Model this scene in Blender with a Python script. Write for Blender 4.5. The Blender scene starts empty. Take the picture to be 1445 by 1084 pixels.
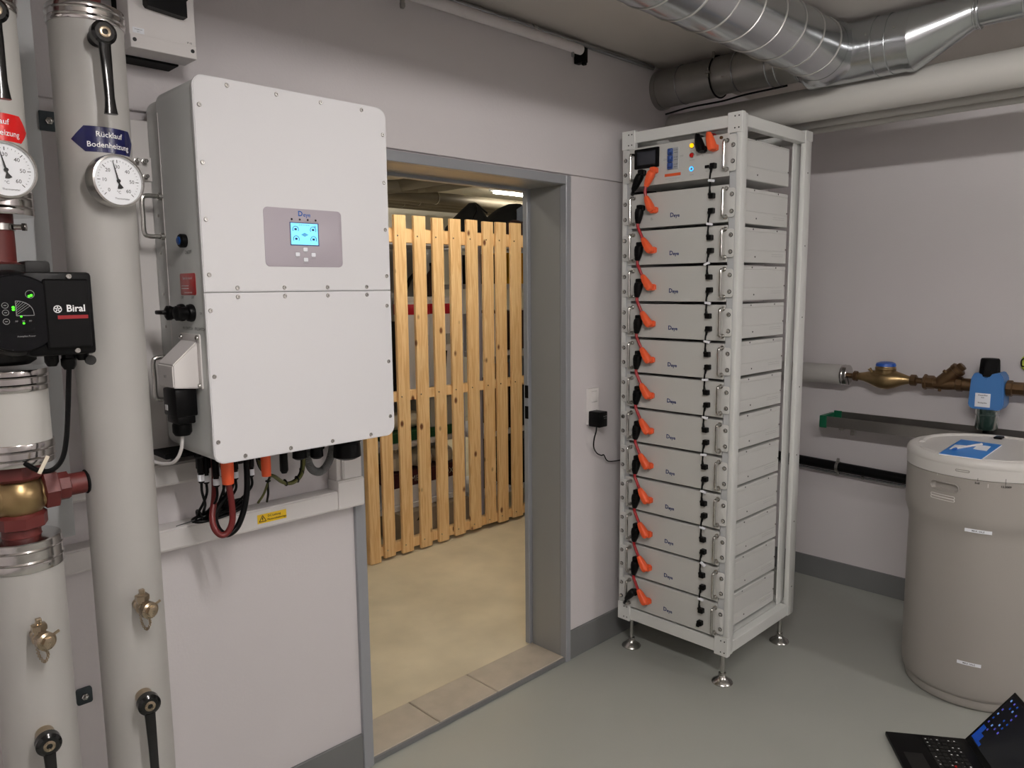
import bpy, bmesh, math, random
from mathutils import Vector as V, Matrix as M
random.seed(7)
SC = bpy.context.scene
COL = SC.collection
PI = math.pi

# ------------------------------------------------------------------ camera, light, exposure
cam = bpy.data.cameras.new('camera')
cam.sensor_width = 36.0
cam.lens = 36.0 * 1068.87 / 1445
cam.clip_start = 0.02
co = bpy.data.objects.new('camera', cam)
COL.objects.link(co)
_y, _p, _r = 0.7906, -0.1277, -0.0091
_f = V((math.cos(_p) * math.cos(_y), math.cos(_p) * math.sin(_y), math.sin(_p)))
_rt = V((math.sin(_y), -math.cos(_y), 0))
_u = _rt.cross(_f)
_r2 = math.cos(_r) * _rt + math.sin(_r) * _u
_u2 = -math.sin(_r) * _rt + math.cos(_r) * _u
co.matrix_world = M(((_r2.x, _u2.x, -_f.x, -4.0231), (_r2.y, _u2.y, -_f.y, -2.0503), (_r2.z, _u2.z, -_f.z, 1.6104), (0, 0, 0, 1)))
SC.camera = co

w = bpy.data.worlds.new('world')
SC.world = w
w.use_nodes = True
w.node_tree.nodes['Background'].inputs[0].default_value = (0.5, 0.5, 0.52, 1)
w.node_tree.nodes['Background'].inputs[1].default_value = 0.0
SC.view_settings.view_transform = 'Standard'
SC.view_settings.look = 'None'
SC.view_settings.gamma = 1
SC.view_settings.use_curve_mapping = False
SC.view_settings.exposure = 0.0
LAMP_ROOM = 195.0        # emission strength of the plant-room tubes
LAMP_ROOM_2 = 150.0
LAMP_CORRIDOR = 62.0    # corridor tubes
CEIL = 2.571

# ------------------------------------------------------------------ materials
def lin(c):
    return tuple((v / 255 / 12.92) if v / 255 <= 0.04045 else ((v / 255 + 0.055) / 1.055) ** 2.4 for v in c)

MATS = {}
def mat(name, rgb, rough=0.5, metal=0.0, var=0.0, vscale=6.0, bump=0.0, bscale=200.0, emit=0.0, spec=None, stretch=None, trans=0.0, aniso=0.0):
    m = bpy.data.materials.new(name)
    m.use_nodes = True
    nt = m.node_tree
    b = nt.nodes['Principled BSDF']
    c = lin(rgb) + (1,)
    b.inputs['Base Color'].default_value = c
    b.inputs['Roughness'].default_value = rough
    b.inputs['Metallic'].default_value = metal
    if spec is not None: b.inputs['Specular IOR Level'].default_value = spec
    if trans: b.inputs['Transmission Weight'].default_value = trans
    if emit:
        b.inputs['Emission Color'].default_value = c
        b.inputs['Emission Strength'].default_value = emit
    if var or bump:
        tc = nt.nodes.new('ShaderNodeTexCoord')
        mp = nt.nodes.new('ShaderNodeMapping')
        if stretch: mp.inputs['Scale'].default_value = stretch
        nt.links.new(tc.outputs['Object'], mp.inputs['Vector'])
    if var:
        n = nt.nodes.new('ShaderNodeTexNoise')
        n.inputs['Scale'].default_value = vscale
        n.inputs['Detail'].default_value = 6
        nt.links.new(mp.outputs['Vector'], n.inputs['Vector'])
        r = nt.nodes.new('ShaderNodeMapRange')
        r.inputs['From Min'].default_value = 0.25
        r.inputs['From Max'].default_value = 0.75
        r.inputs['To Min'].default_value = 1 - var
        r.inputs['To Max'].default_value = 1 + var
        nt.links.new(n.outputs['Fac'], r.inputs['Value'])
        mx = nt.nodes.new('ShaderNodeVectorMath')
        mx.operation = 'SCALE'
        mx.inputs[0].default_value = c[:3]
        nt.links.new(r.outputs['Result'], mx.inputs['Scale'])
        nt.links.new(mx.outputs['Vector'], b.inputs['Base Color'])
        if metal > 0.5:
            r2 = nt.nodes.new('ShaderNodeMapRange')
            r2.inputs['To Min'].default_value = max(0.05, rough - 0.03)
            r2.inputs['To Max'].default_value = rough + 0.03
            nt.links.new(n.outputs['Fac'], r2.inputs['Value'])
            nt.links.new(r2.outputs['Result'], b.inputs['Roughness'])
    if bump:
        n2 = nt.nodes.new('ShaderNodeTexNoise')
        n2.inputs['Scale'].default_value = bscale
        n2.inputs['Detail'].default_value = 4
        nt.links.new(mp.outputs['Vector'], n2.inputs['Vector'])
        bp = nt.nodes.new('ShaderNodeBump')
        bp.inputs['Strength'].default_value = bump
        bp.inputs['Distance'].default_value = 0.002
        nt.links.new(n2.outputs['Fac'], bp.inputs['Height'])
        nt.links.new(bp.outputs['Normal'], b.inputs['Normal'])
    MATS[name] = m
    return m

mat('wall_paint', (212, 207, 208), 0.85, var=0.03, vscale=1.5, bump=0.25, bscale=130)
mat('ceiling_paint', (196, 190, 184), 0.9, var=0.04, vscale=2, bump=0.15, bscale=60)
mat('epoxy_floor', (162, 164, 157), 0.38, var=0.05, vscale=1.8, bump=0.08, bscale=25)
mat('skirting_paint', (114, 115, 115), 0.5, var=0.05, vscale=5, bump=0.1, bscale=60)
mat('frame_paint', (148, 150, 154), 0.32, var=0.02)
mat('frame_paint_gloss', (150, 150, 148), 0.28, metal=0.1)
mat('concrete', (206, 195, 170), 0.75, var=0.17, vscale=3.2, bump=0.2, bscale=70)
mat('threshold_stone', (178, 168, 153), 0.6, var=0.1, vscale=14, bump=0.15, bscale=120)
mat('joint', (140, 132, 120), 0.9)
mat('rack_white', (214, 215, 212), 0.38)
mat('module_white', (205, 205, 202), 0.42)
mat('module_front', (196, 196, 192), 0.45)
mat('inverter_white', (222, 221, 223), 0.42, bump=0.05, bscale=500)
mat('inverter_side', (196, 198, 196), 0.4)
mat('plastic_white', (222, 218, 216), 0.45)
mat('trunk_white', (220, 216, 214), 0.5)
mat('jacket_grey', (172, 170, 166), 0.42, var=0.02, vscale=8, bump=0.06, bscale=40)
mat('jacket_white', (188, 186, 181), 0.5)
mat('panel_grey', (190, 192, 193), 0.5, var=0.03)
mat('steel', (190, 188, 184), 0.25, metal=1.0, var=0.06, vscale=20)
mat('foil', (206, 202, 200), 0.16, metal=1.0, var=0.05, vscale=30, bump=0.15, bscale=60)
mat('galvanised', (186, 189, 191), 0.22, metal=0.95, var=0.05, vscale=7, bscale=30)
mat('galvanised_dull', (168, 166, 162), 0.4, metal=0.75, var=0.08, vscale=9)
mat('brass', (158, 134, 96), 0.33, metal=0.9, var=0.14, vscale=25)
mat('bronze', (112, 88, 64), 0.38, metal=0.85, var=0.16, vscale=25)
mat('nickel', (172, 156, 134), 0.28, metal=0.95, var=0.1, vscale=40)
mat('black_plastic', (8, 8, 9), 0.4, spec=0.16)
mat('black_matt', (8, 8, 9), 0.65, spec=0.16)
mat('black_gloss', (7, 7, 8), 0.15)
mat('pump_black', (8, 8, 9), 0.42, spec=0.15)
mat('pump_face', (11, 11, 14), 0.3, spec=0.15)
mat('rubber', (8, 8, 9), 0.7, spec=0.16)
mat('cast_dark', (24, 23, 22), 0.6, bump=0.3, bscale=120)
mat('primer_red', (92, 32, 29), 0.5, var=0.08, vscale=20)
mat('orange', (240, 96, 50), 0.45)
mat('cable_red', (160, 24, 32), 0.4)
mat('cable_darkred', (104, 26, 25), 0.45)
mat('conduit_grey', (120, 120, 120), 0.5)
mat('sign_blue', (13, 17, 72), 0.25)
mat('sign_red', (226, 30, 30), 0.25)
mat('sticker_red', (190, 28, 28), 0.35)
mat('sticker_orange', (226, 92, 44), 0.5)
mat('sign_yellow', (238, 196, 20), 0.4)
mat('print_white', (240, 240, 240), 0.5)
mat('print_grey', (150, 150, 150), 0.5)
mat('print_black', (10, 10, 10), 0.5)
mat('print_navy', (34, 48, 104), 0.5)
mat('print_blue', (36, 90, 168), 0.5)
mat('print_redbar', (150, 22, 30), 0.4)
mat('hmi_panel', (176, 168, 176), 0.4)
mat('lcd', (120, 214, 250), 0.3, emit=0.75)
mat('lcd_faint', (70, 160, 205), 0.3, emit=0.35)
mat('lcd_frame', (34, 50, 110), 0.3)
mat('led_green', (60, 230, 30), 0.3, emit=3.0)
mat('led_yellow', (250, 186, 6), 0.2, emit=1.3)
mat('led_red', (176, 22, 20), 0.2, emit=0.15)
mat('led_blue', (50, 150, 255), 0.2, emit=3.0)
mat('button_blue', (20, 70, 140), 0.3)
mat('breaker_blue', (44, 78, 150), 0.4)
mat('breaker_grey', (170, 172, 174), 0.4)
mat('screen_dark', (44, 46, 54), 0.15)
mat('meter_blue', (40, 88, 176), 0.3)
mat('filter_blue', (66, 122, 186), 0.35)
mat('bowl_glass', (52, 78, 72), 0.08, trans=0.55)
mat('green_plastic', (8, 92, 62), 0.4)
mat('stainless', (150, 146, 142), 0.3, metal=0.9, var=0.06, vscale=15)
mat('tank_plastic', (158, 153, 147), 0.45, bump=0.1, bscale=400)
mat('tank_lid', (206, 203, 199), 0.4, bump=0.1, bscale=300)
mat('booklet_blue', (34, 128, 214), 0.35)
mat('paper', (236, 238, 244), 0.6)
mat('gauge_dial', (232, 234, 238), 0.35)
mat('clip_steel', (66, 74, 78), 0.5, metal=0.5)
mat('laptop_black', (8, 8, 9), 0.45, spec=0.16)
mat('laptop_key', (10, 10, 11), 0.5)
mat('screen_night', (6, 10, 24), 0.12)
mat('screen_blue', (14, 62, 150), 0.2, emit=0.4)
mat('icon_violet', (80, 80, 190), 0.3, emit=0.3)
mat('icon_pale', (110, 150, 220), 0.3, emit=0.35)
mat('earth_green', (84, 84, 34), 0.5)
mat('lime', (180, 200, 60), 0.5)
mat('lamp_housing', (225, 225, 222), 0.5)
mat('corridor_wall', (226, 222, 212), 0.85, var=0.02)
mat('corridor_ceiling', (206, 198, 178), 0.85)
mat('duct_beige', (122, 114, 100), 0.5, metal=0.3)
mat('shelf_white', (226, 224, 228), 0.45)
mat('steel_lilac', (206, 204, 220), 0.4)
mat('locker_grey', (176, 176, 170), 0.5)
mat('bucket_white', (234, 230, 228), 0.4)
mat('bucket_red', (190, 20, 44), 0.4)
mat('cloth_black', (8, 8, 9), 0.85, bump=0.4, bscale=80, spec=0.3)
mat('cloth_bluegrey', (112, 122, 138), 0.7, bump=0.3, bscale=80)
mat('cloth_cream', (220, 210, 190), 0.85, bump=0.4, bscale=60)
mat('brown_dark', (52, 30, 26), 0.5)
mat('box_yellow', (232, 170, 24), 0.5)
mat('board_brown', (150, 104, 62), 0.6, var=0.1, vscale=10, stretch=(6, 6, 0.6))
mat('carton', (168, 152, 132), 0.8, var=0.04)
mat('crate_green', (16, 78, 44), 0.5)
mat('maroon', (66, 18, 30), 0.5)
mat('leaf_dark', (26, 46, 26), 0.6, var=0.6, vscale=60)

def emitter(name, rgb, strength):
    m = bpy.data.materials.new(name)
    m.use_nodes = True
    nt = m.node_tree
    nt.nodes.clear()
    o = nt.nodes.new('ShaderNodeOutputMaterial')
    e = nt.nodes.new('ShaderNodeEmission')
    e.inputs[0].default_value = tuple(rgb) + (1,)
    e.inputs[1].default_value = strength
    nt.links.new(e.outputs[0], o.inputs[0])
    MATS[name] = m
emitter('tube_room', (1.0, 0.955, 0.925), LAMP_ROOM)
emitter('tube_room_2', (1.0, 0.955, 0.925), LAMP_ROOM_2)
emitter('tube_corridor', (1.0, 0.93, 0.80), LAMP_CORRIDOR)

def wood_material():
    m = bpy.data.materials.new('spruce')
    m.use_nodes = True
    nt = m.node_tree
    N = nt.nodes.new
    L = nt.links.new
    b = nt.nodes['Principled BSDF']
    b.inputs['Roughness'].default_value = 0.55
    tc = N('ShaderNodeTexCoord')
    oi = N('ShaderNodeObjectInfo')
    add = N('ShaderNodeVectorMath'); add.operation = 'ADD'
    sc = N('ShaderNodeVectorMath'); sc.operation = 'SCALE'
    sc.inputs[0].default_value = (7.3, 3.1, 11.7)
    L(oi.outputs['Random'], sc.inputs['Scale'])
    L(tc.outputs['Object'], add.inputs[0]); L(sc.outputs['Vector'], add.inputs[1])
    mp = N('ShaderNodeMapping'); mp.inputs['Scale'].default_value = (22, 22, 1.1)
    L(add.outputs['Vector'], mp.inputs['Vector'])
    n = N('ShaderNodeTexNoise'); n.inputs['Scale'].default_value = 2.2; n.inputs['Detail'].default_value = 5; n.inputs['Distortion'].default_value = 0.6
    L(mp.outputs['Vector'], n.inputs['Vector'])
    wv = N('ShaderNodeMath'); wv.operation = 'MULTIPLY'; wv.inputs[1].default_value = 26
    L(n.outputs['Fac'], wv.inputs[0])
    sn = N('ShaderNodeMath'); sn.operation = 'SINE'
    L(wv.outputs[0], sn.inputs[0])
    cr = N('ShaderNodeValToRGB')
    cr.color_ramp.elements[0].position = 0.0; cr.color_ramp.elements[0].color = lin((219, 176, 122)) + (1,)
    cr.color_ramp.elements[1].position = 1.0; cr.color_ramp.elements[1].color = lin((235, 200, 148)) + (1,)
    mr = N('ShaderNodeMapRange'); mr.inputs['From Min'].default_value = -1
    L(sn.outputs[0], mr.inputs['Value']); L(mr.outputs['Result'], cr.inputs['Fac'])
    # knots: sparse cells of a stretched voronoi
    mp2 = N('ShaderNodeMapping'); mp2.inputs['Scale'].default_value = (9, 9, 5.5)
    L(add.outputs['Vector'], mp2.inputs['Vector'])
    vo = N('ShaderNodeTexVoronoi'); vo.inputs['Scale'].default_value = 1.0
    L(mp2.outputs['Vector'], vo.inputs['Vector'])
    kr = N('ShaderNodeMapRange'); kr.inputs['From Min'].default_value = 0.07; kr.inputs['From Max'].default_value = 0.14
    kr.inputs['To Min'].default_value = 1; kr.inputs['To Max'].default_value = 0
    L(vo.outputs['Distance'], kr.inputs['Value'])
    sep = N('ShaderNodeSeparateColor'); L(vo.outputs['Color'], sep.inputs[0])
    th = N('ShaderNodeMath'); th.operation = 'GREATER_THAN'; th.inputs[1].default_value = 0.15
    L(sep.outputs[0], th.inputs[0])
    km = N('ShaderNodeMath'); km.operation = 'MULTIPLY'
    L(kr.outputs['Result'], km.inputs[0]); L(th.outputs[0], km.inputs[1])
    mx = N('ShaderNodeMix'); mx.data_type = 'RGBA'
    L(km.outputs[0], mx.inputs['Factor']); L(cr.outputs['Color'], mx.inputs['A'])
    mx.inputs['B'].default_value = lin((112, 66, 36)) + (1,)
    L(mx.outputs['Result'], b.inputs['Base Color'])
    MATS['spruce'] = m
wood_material()

# ------------------------------------------------------------------ mesh helpers (world coordinates; objects keep their own origin)
OFF = {}
def NB(): return bmesh.new()

def merge(bm, tmp, mtx=None):
    if mtx is not None: bmesh.ops.transform(tmp, matrix=mtx, verts=tmp.verts)
    me = bpy.data.meshes.new('tmp')
    tmp.to_mesh(me); tmp.free()
    bm.from_mesh(me)
    bpy.data.meshes.remove(me)

def box(bm, x0, x1, y0, y1, z0, z1, bev=0.0, seg=2, rot=None):
    t = bmesh.new()
    bmesh.ops.create_cube(t, size=1)
    cx, cy, cz = (x0 + x1) / 2, (y0 + y1) / 2, (z0 + z1) / 2
    for v in t.verts:
        v.co = V((v.co.x * (x1 - x0), v.co.y * (y1 - y0), v.co.z * (z1 - z0)))
    if bev: bmesh.ops.bevel(t, geom=t.edges[:], offset=bev, segments=seg, profile=0.5, affect='EDGES')
    m = M.Translation((cx, cy, cz))
    if rot is not None: m = m @ rot.to_4x4()
    merge(bm, t, m)
    return bm

def frame_of(d):
    d = V(d).normalized()
    a = V((0, 0, 1)) if abs(d.z) < 0.95 else V((1, 0, 0))
    x = a.cross(d).normalized()
    y = d.cross(x)
    return x, y, d

def lathe(bm, prof, o=(0, 0, 0), d=(0, 0, 1), seg=32, caps=True):
    """prof: list of (radius, distance along d); d the axis"""
    x, y, z = frame_of(d)
    o = V(o)
    rings = []
    for r, h in prof:
        rings.append([bm.verts.new(o + z * h + (x * math.cos(2 * PI * k / seg) + y * math.sin(2 * PI * k / seg)) * max(r, 1e-5)) for k in range(seg)])
    for a, b in zip(rings, rings[1:]):
        for k in range(seg):
            bm.faces.new((a[k], a[(k + 1) % seg], b[(k + 1) % seg], b[k]))
    if caps:
        bm.faces.new(rings[0][::-1]); bm.faces.new(rings[-1])
    return bm

def cyl(bm, p0, p1, r, seg=24, r1=None):
    p0, p1 = V(p0), V(p1)
    return lathe(bm, [(r, 0), (r if r1 is None else r1, (p1 - p0).length)], p0, p1 - p0, seg)

def smooth_path(pts, n=8):
    pts = [V(p) for p in pts]
    if len(pts) < 3: return pts
    P = [2 * pts[0] - pts[1]] + pts + [2 * pts[-1] - pts[-2]]
    out = []
    for i in range(1, len(P) - 2):
        a, b, c, e = P[i - 1:i + 3]
        for k in range(n):
            t = k / n
            out.append(0.5 * ((2 * b) + (c - a) * t + (2 * a - 5 * b + 4 * c - e) * t * t + (3 * b - a - 3 * c + e) * t ** 3))
    out.append(pts[-1])
    return out

def tube(bm, pts, r, seg=10, smooth=True, n=8, closed=False):
    pts = smooth_path(pts, n) if smooth else [V(p) for p in pts]
    rr = r if isinstance(r, (list, tuple)) else None
    x = None
    rings = []
    N_ = len(pts)
    for i, p in enumerate(pts):
        d = (pts[min(i + 1, N_ - 1)] - pts[max(i - 1, 0)])
        if closed: d = pts[(i + 1) % N_] - pts[i - 1]
        d.normalize()
        if x is None:
            x, y, _ = frame_of(d)
        else:
            x = (x - d * x.dot(d)).normalized()
        y = d.cross(x)
        q = r if rr is None else rr[0] + (rr[1] - rr[0]) * i / (N_ - 1)
        rings.append([bm.verts.new(p + (x * math.cos(2 * PI * k / seg) + y * math.sin(2 * PI * k / seg)) * q) for k in range(seg)])
    prs = list(zip(rings, rings[1:]))
    if closed: prs.append((rings[-1], rings[0]))
    for a, b in prs:
        for k in range(seg):
            bm.faces.new((a[k], a[(k + 1) % seg], b[(k + 1) % seg], b[k]))
    if not closed:
        bm.faces.new(rings[0][::-1]); bm.faces.new(rings[-1])
    return bm

def ring(bm, c, d, R, r, seg=40, s2=8):
    x, y, z = frame_of(d)
    c = V(c)
    return tube(bm, [c + (x * math.cos(2 * PI * k / seg) + y * math.sin(2 * PI * k / seg)) * R for k in range(seg)], r, s2, smooth=False, closed=True)

def prism(bm, poly, o, ux, uy, depth):
    """polygon (2D) in the plane o + a*ux + b*uy, thickened by vector depth"""
    o, ux, uy, dp = V(o), V(ux), V(uy), V(depth)
    A = [bm.verts.new(o + ux * a + uy * b) for a, b in poly]
    B = [bm.verts.new(v.co + dp) for v in A]
    n = len(A)
    bm.faces.new(A); bm.faces.new(B[::-1])
    for k in range(n): bm.faces.new((A[k], B[k], B[(k + 1) % n], A[(k + 1) % n]))
    bmesh.ops.recalc_face_normals(bm, faces=bm.faces[:])
    return bm

def rrect(w, h, r, n=6):
    out = []
    for cx, cy, a0 in ((w / 2 - r, h / 2 - r, 0), (-w / 2 + r, h / 2 - r, 90), (-w / 2 + r, -h / 2 + r, 180), (w / 2 - r, -h / 2 + r, 270)):
        for k in range(n + 1):
            a = math.radians(a0 + 90 * k / n)
            out.append((cx + r * math.cos(a), cy + r * math.sin(a)))
    return out

_TXT = {}
def text_geo(s, bold=0.0):
    key = (s, bold)
    if key not in _TXT:
        cu = bpy.data.curves.new('t', 'FONT')
        cu.body = s
        cu.resolution_u = 2
        cu.offset = bold
        cu.align_x = 'CENTER'; cu.align_y = 'CENTER'
        ob = bpy.data.objects.new('t', cu)
        COL.objects.link(ob)
        me = bpy.data.meshes.new_from_object(ob.evaluated_get(bpy.context.evaluated_depsgraph_get()))
        _TXT[key] = ([v.co.copy() for v in me.vertices], [tuple(p.vertices) for p in me.polygons])
        bpy.data.meshes.remove(me)
        bpy.data.objects.remove(ob); bpy.data.curves.remove(cu)
    return _TXT[key]

def text(bm, s, size, o, ux, uy, bold=0.0, fn=None):
    vs, fs = text_geo(s, bold)
    o, ux, uy = V(o), V(ux), V(uy)
    nv = []
    for v in vs:
        a, b = v.x * size, v.y * size
        nv.append(bm.verts.new(fn(a, b) if fn else o + ux * a + uy * b))
    for f in fs:
        try: bm.faces.new([nv[i] for i in f])
        except ValueError: pass
    return bm

def finish(bm, name, m, angle=35):
    me = bpy.data.meshes.new(name)
    bm.to_mesh(me); bm.free()
    me.shade_smooth()
    me.set_sharp_from_angle(angle=math.radians(angle))
    me.materials.append(MATS[m])
    return me

def shift(me, off):
    me.transform(M.Translation(-V(off)))

def thing(name, label, cat, loc, group=None):
    o = bpy.data.objects.new(name, None)
    o.empty_display_size = 0.05
    COL.objects.link(o)
    o.location = loc
    OFF[o.name] = V(loc)
    o['label'] = label; o['category'] = cat
    if group: o['group'] = group
    return o

def part(name, bm, m, parent, label=None, stuff=False, angle=35):
    me = finish(bm, name, m, angle)
    off = OFF[parent.name]
    shift(me, off)
    o = bpy.data.objects.new(name, me)
    COL.objects.link(o)
    o.parent = parent
    OFF[o.name] = off
    if label: o['label'] = label
    if stuff: o['kind'] = 'stuff'
    return o

def solo(name, bm, m, label, cat, loc, group=None, angle=35):
    me = finish(bm, name, m, angle)
    shift(me, loc)
    o = bpy.data.objects.new(name, me)
    COL.objects.link(o)
    o.location = loc
    OFF[o.name] = V(loc)
    o['label'] = label; o['category'] = cat
    if group: o['group'] = group
    return o

def struct(name, bm, m, loc=(0, 0, 0), angle=35):
    me = finish(bm, name, m, angle)
    shift(me, loc)
    o = bpy.data.objects.new(name, me)
    COL.objects.link(o)
    o.location = loc
    OFF[o.name] = V(loc)
    o['kind'] = 'structure'
    return o

def copy_tree(o, loc=None, parent=None):
    c = o.copy()
    COL.objects.link(c)
    OFF[c.name] = OFF[o.name]
    if parent is not None: c.parent = parent
    if loc is not None:
        c.location = loc
        OFF[c.name] = V(loc)
    for ch in list(o.children): copy_tree(ch, None, c)
    return c

def fix_children_off(o):
    for ch in o.children:
        OFF[ch.name] = OFF[o.name]
        fix_children_off(ch)

ORD = ['topmost', 'second', 'third', 'fourth', 'fifth', 'sixth', 'seventh', 'eighth', 'ninth', 'tenth', 'eleventh', 'twelfth']

# ------------------------------------------------------------------ room shell
XW, YB = -5.7, -4.8          # far ends of the plant room behind the camera
DX0, DX1, DZ = -2.72, -1.664, 2.047   # door frame outer edges
bm = NB()
box(bm, XW - .15, .15, YB - .15, 0.0, -.15, 0)
struct('floor', bm, 'epoxy_floor')
bm = NB()
box(bm, XW - .15, .15, YB - .15, .20, CEIL, CEIL + .12)
struct('ceiling', bm, 'ceiling_paint')
bm = NB()
box(bm, XW - .15, DX0 + .02, 0, .19, -.15, CEIL)
box(bm, DX1 - .02, .15, 0, .19, -.15, CEIL)
box(bm, DX0 + .02, DX1 - .02, 0, .19, DZ - .02, CEIL)
struct('wall_left', bm, 'wall_paint')
bm = NB()                      # the upper part of the wall stands a little proud, its lower edge runs over the door
box(bm, XW, 0, -.012, 0, DZ + .006, CEIL, bev=.002, seg=1)
struct('trim_1', bm, 'wall_paint')
bm = NB(); box(bm, 0, .15, YB - .15, 0, -.15, CEIL); struct('wall_right', bm, 'wall_paint')
bm = NB(); box(bm, XW - .15, XW, YB - .15, 0, -.15, CEIL); struct('wall_back', bm, 'wall_paint')
bm = NB(); box(bm, XW, 0, YB - .15, YB, -.15, CEIL); struct('wall_front', bm, 'wall_paint')
bm = NB()
box(bm, XW, DX0, -.010, 0, 0, .13, bev=.002, seg=1)
struct('baseboard_left', bm, 'skirting_paint', (-4, 0, 0))
bm = NB(); box(bm, DX1, -.01, -.010, 0, 0, .13, bev=.002, seg=1)
struct('baseboard_right', bm, 'skirting_paint', (-.8, 0, 0))
bm = NB(); box(bm, -.010, 0, YB, 0, 0, .118, bev=.002, seg=1)
struct('baseboard_back', bm, 'skirting_paint', (0, -1, 0))

# door frame (steel), reveal, stop, strike plates
bm = NB()
FY = -.014
box(bm, DX0, DX0 + .038, FY, .02, 0, DZ, bev=.002, seg=1)
box(bm, DX1 - .030, DX1, FY, .02, 0, DZ, bev=.002, seg=1)
box(bm, DX0 + .038, DX1 - .030, FY, .02, DZ - .034, DZ, bev=.002, seg=1)
door = struct('door_1', bm, 'frame_paint', (-2.2, 0, 0))
bm = NB()
box(bm, DX0 + .015, DX0 + .038, .02, .185, .0, DZ - .02)
box(bm, DX1 - .030, DX1 - .005, .02, .185, .0, DZ - .02)
box(bm, DX0 + .038, DX1 - .030, .02, .185, DZ - .034, DZ - .012)
part('reveal', bm, 'frame_paint_gloss', door)
bm = NB()
box(bm, DX0 + .0, DX0 + .050, .187, .215, .022, DZ - .03, bev=.003, seg=1)
box(bm, DX1 - .048, DX1, .187, .215, .022, DZ - .03, bev=.003, seg=1)
box(bm, DX0 + .050, DX1 - .048, .187, .215, DZ - .046, DZ - .01, bev=.003, seg=1)
part('door_stop', bm, 'frame_paint', door)
bm = NB(); box(bm, DX1 - .0490, DX1 - .0475, .1865, .206, 1.135, 1.19); part('strike_slot', bm, 'black_matt', door)
bm = NB(); box(bm, DX1 - .0490, DX1 - .0475, .1865, .206, 1.045, 1.10); part('strike_slot', bm, 'black_matt', door)
# threshold: three stones with narrow joints on a mortar bed
bm = NB(); box(bm, DX0 + .038, DX1 - .03, .004, .2, 0, .017); th = struct('trim_2', bm, 'joint', (-2.2, .1, 0))
bm = NB(); box(bm, DX0 + .038, DX1 - .03, -.008, .0035, 0, .0205, bev=.001, seg=1); part('edge_strip', bm, 'skirting_paint', th)
for a, b in ((DX0 + .038, -2.386), (-2.382, -2.09), (-2.086, DX1 - .03)):
    bm = NB(); box(bm, a, b, 0, .19, .004, .0235, bev=.003, seg=1); part('stone', bm, 'threshold_stone', th)

# corridor behind the door
bm = NB(); box(bm, -6, 3.4, .19, 5.2, -.15, .022); struct('floor_corridor', bm, 'concrete')
CC = 2.50
bm = NB(); box(bm, -6, 3.4, .19, 5.2, CC, CC + .15); struct('ceiling_corridor', bm, 'corridor_ceiling')
bm = NB(); box(bm, -6, 3.4, 4.9, 5.05, 0, CC); struct('wall_corridor_back', bm, 'corridor_wall')
bm = NB(); box(bm, -6.1, -6, .19, 5.0, 0, CC); struct('wall_corridor_left', bm, 'corridor_wall')
bm = NB(); box(bm, 3.4, 3.5, .19, 5.0, 0, CC); struct('wall_corridor_right', bm, 'corridor_wall')

# ------------------------------------------------------------------ luminaires (outside the frame, each a real fitting)
def luminaire(label, c, length, axis, tube_mat, ceil, grp, r=.02, drop=.052):
    c = V(c)
    d = V((1, 0, 0)) if axis == 'x' else V((0, 1, 0))
    t = thing('ceiling_lamp', label, 'lamp', (c.x, c.y, ceil), grp)
    h = d * (length / 2)
    s = V((abs(d.y), abs(d.x), 0)) * .05
    lo, hi = c - h - s, c + h + s
    bm = NB(); box(bm, lo.x, hi.x, lo.y, hi.y, ceil - .03, ceil, bev=.004, seg=1)
    for f in (-.6, .6):
        q = c + h * f
        cyl(bm, (q.x, q.y, ceil - .005), (q.x, q.y, CEIL if c.y < 0 else CC), .008, 10)
    part('housing', bm, 'lamp_housing', t)
    bm = NB(); cyl(bm, c - h * .97 + V((0, 0, ceil - drop - c.z)), c + h * .97 + V((0, 0, ceil - drop - c.z)), r, 16)
    part('tube', bm, tube_mat, t)
    return t
luminaire('white tube lamp on the ceiling above the camera, beside the duct', (-3.55, -2.15, CEIL), 1.4, 'y', 'tube_room', CEIL - .05, None)
luminaire('white tube lamp on the ceiling at the right end of the room', (-1.15, -3.9, CEIL), 1.4, 'y', 'tube_room_2', CEIL - .05, None)
luminaire('tube lamp on the corridor ceiling in front of the slatted partition', (-1.4, .75, CC), 1.5, 'x', 'tube_corridor', CC, None)
luminaire('tube lamp on the corridor ceiling far behind the partition', (1.42, 3.02, CC), 1.3, 'x', 'tube_corridor', CC, None, .012, .043)
luminaire('tube lamp on the corridor ceiling near the back wall', (-.6, 4.45, CC), 2.2, 'x', 'tube_corridor', CC, None)
def slab(bm, w_, h_, r, o, ux, uy, dv, bev=.003, n=6):
    """rounded-rectangle plate: front centre o, thickness vector dv, softened front edge"""
    o, ux, uy, dv = V(o), V(ux), V(uy), V(dv)
    dn = dv.normalized()
    rings = []
    for ins, dp in ((bev, 0), (bev * .3, bev * .3), (0, bev), (0, dv.length)):
        rings.append([bm.verts.new(o + ux * a + uy * b + dn * dp) for a, b in rrect(w_ - 2 * ins, h_ - 2 * ins, max(r - ins, .0005), n)])
    L = len(rings[0])
    for A, B in zip(rings, rings[1:]):
        for k in range(L): bm.faces.new((A[k], A[(k + 1) % L], B[(k + 1) % L], B[k]))
    bm.faces.new(rings[0][::-1]); bm.faces.new(rings[-1])
    bmesh.ops.recalc_face_normals(bm, faces=bm.faces[:])
    return bm

def screw_bm(bm, p, d, r=.006, h=.003):
    """cap screw with a recessed socket; d points out of the surface"""
    return lathe(bm, [(r, 0), (r, h * .6), (r * .8, h), (r * .45, h), (r * .4, h * .35), (0, h * .35)], p, d, 14)

X1, Y1, Z1 = (1, 0, 0), (0, 1, 0), (0, 0, 1)
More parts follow.
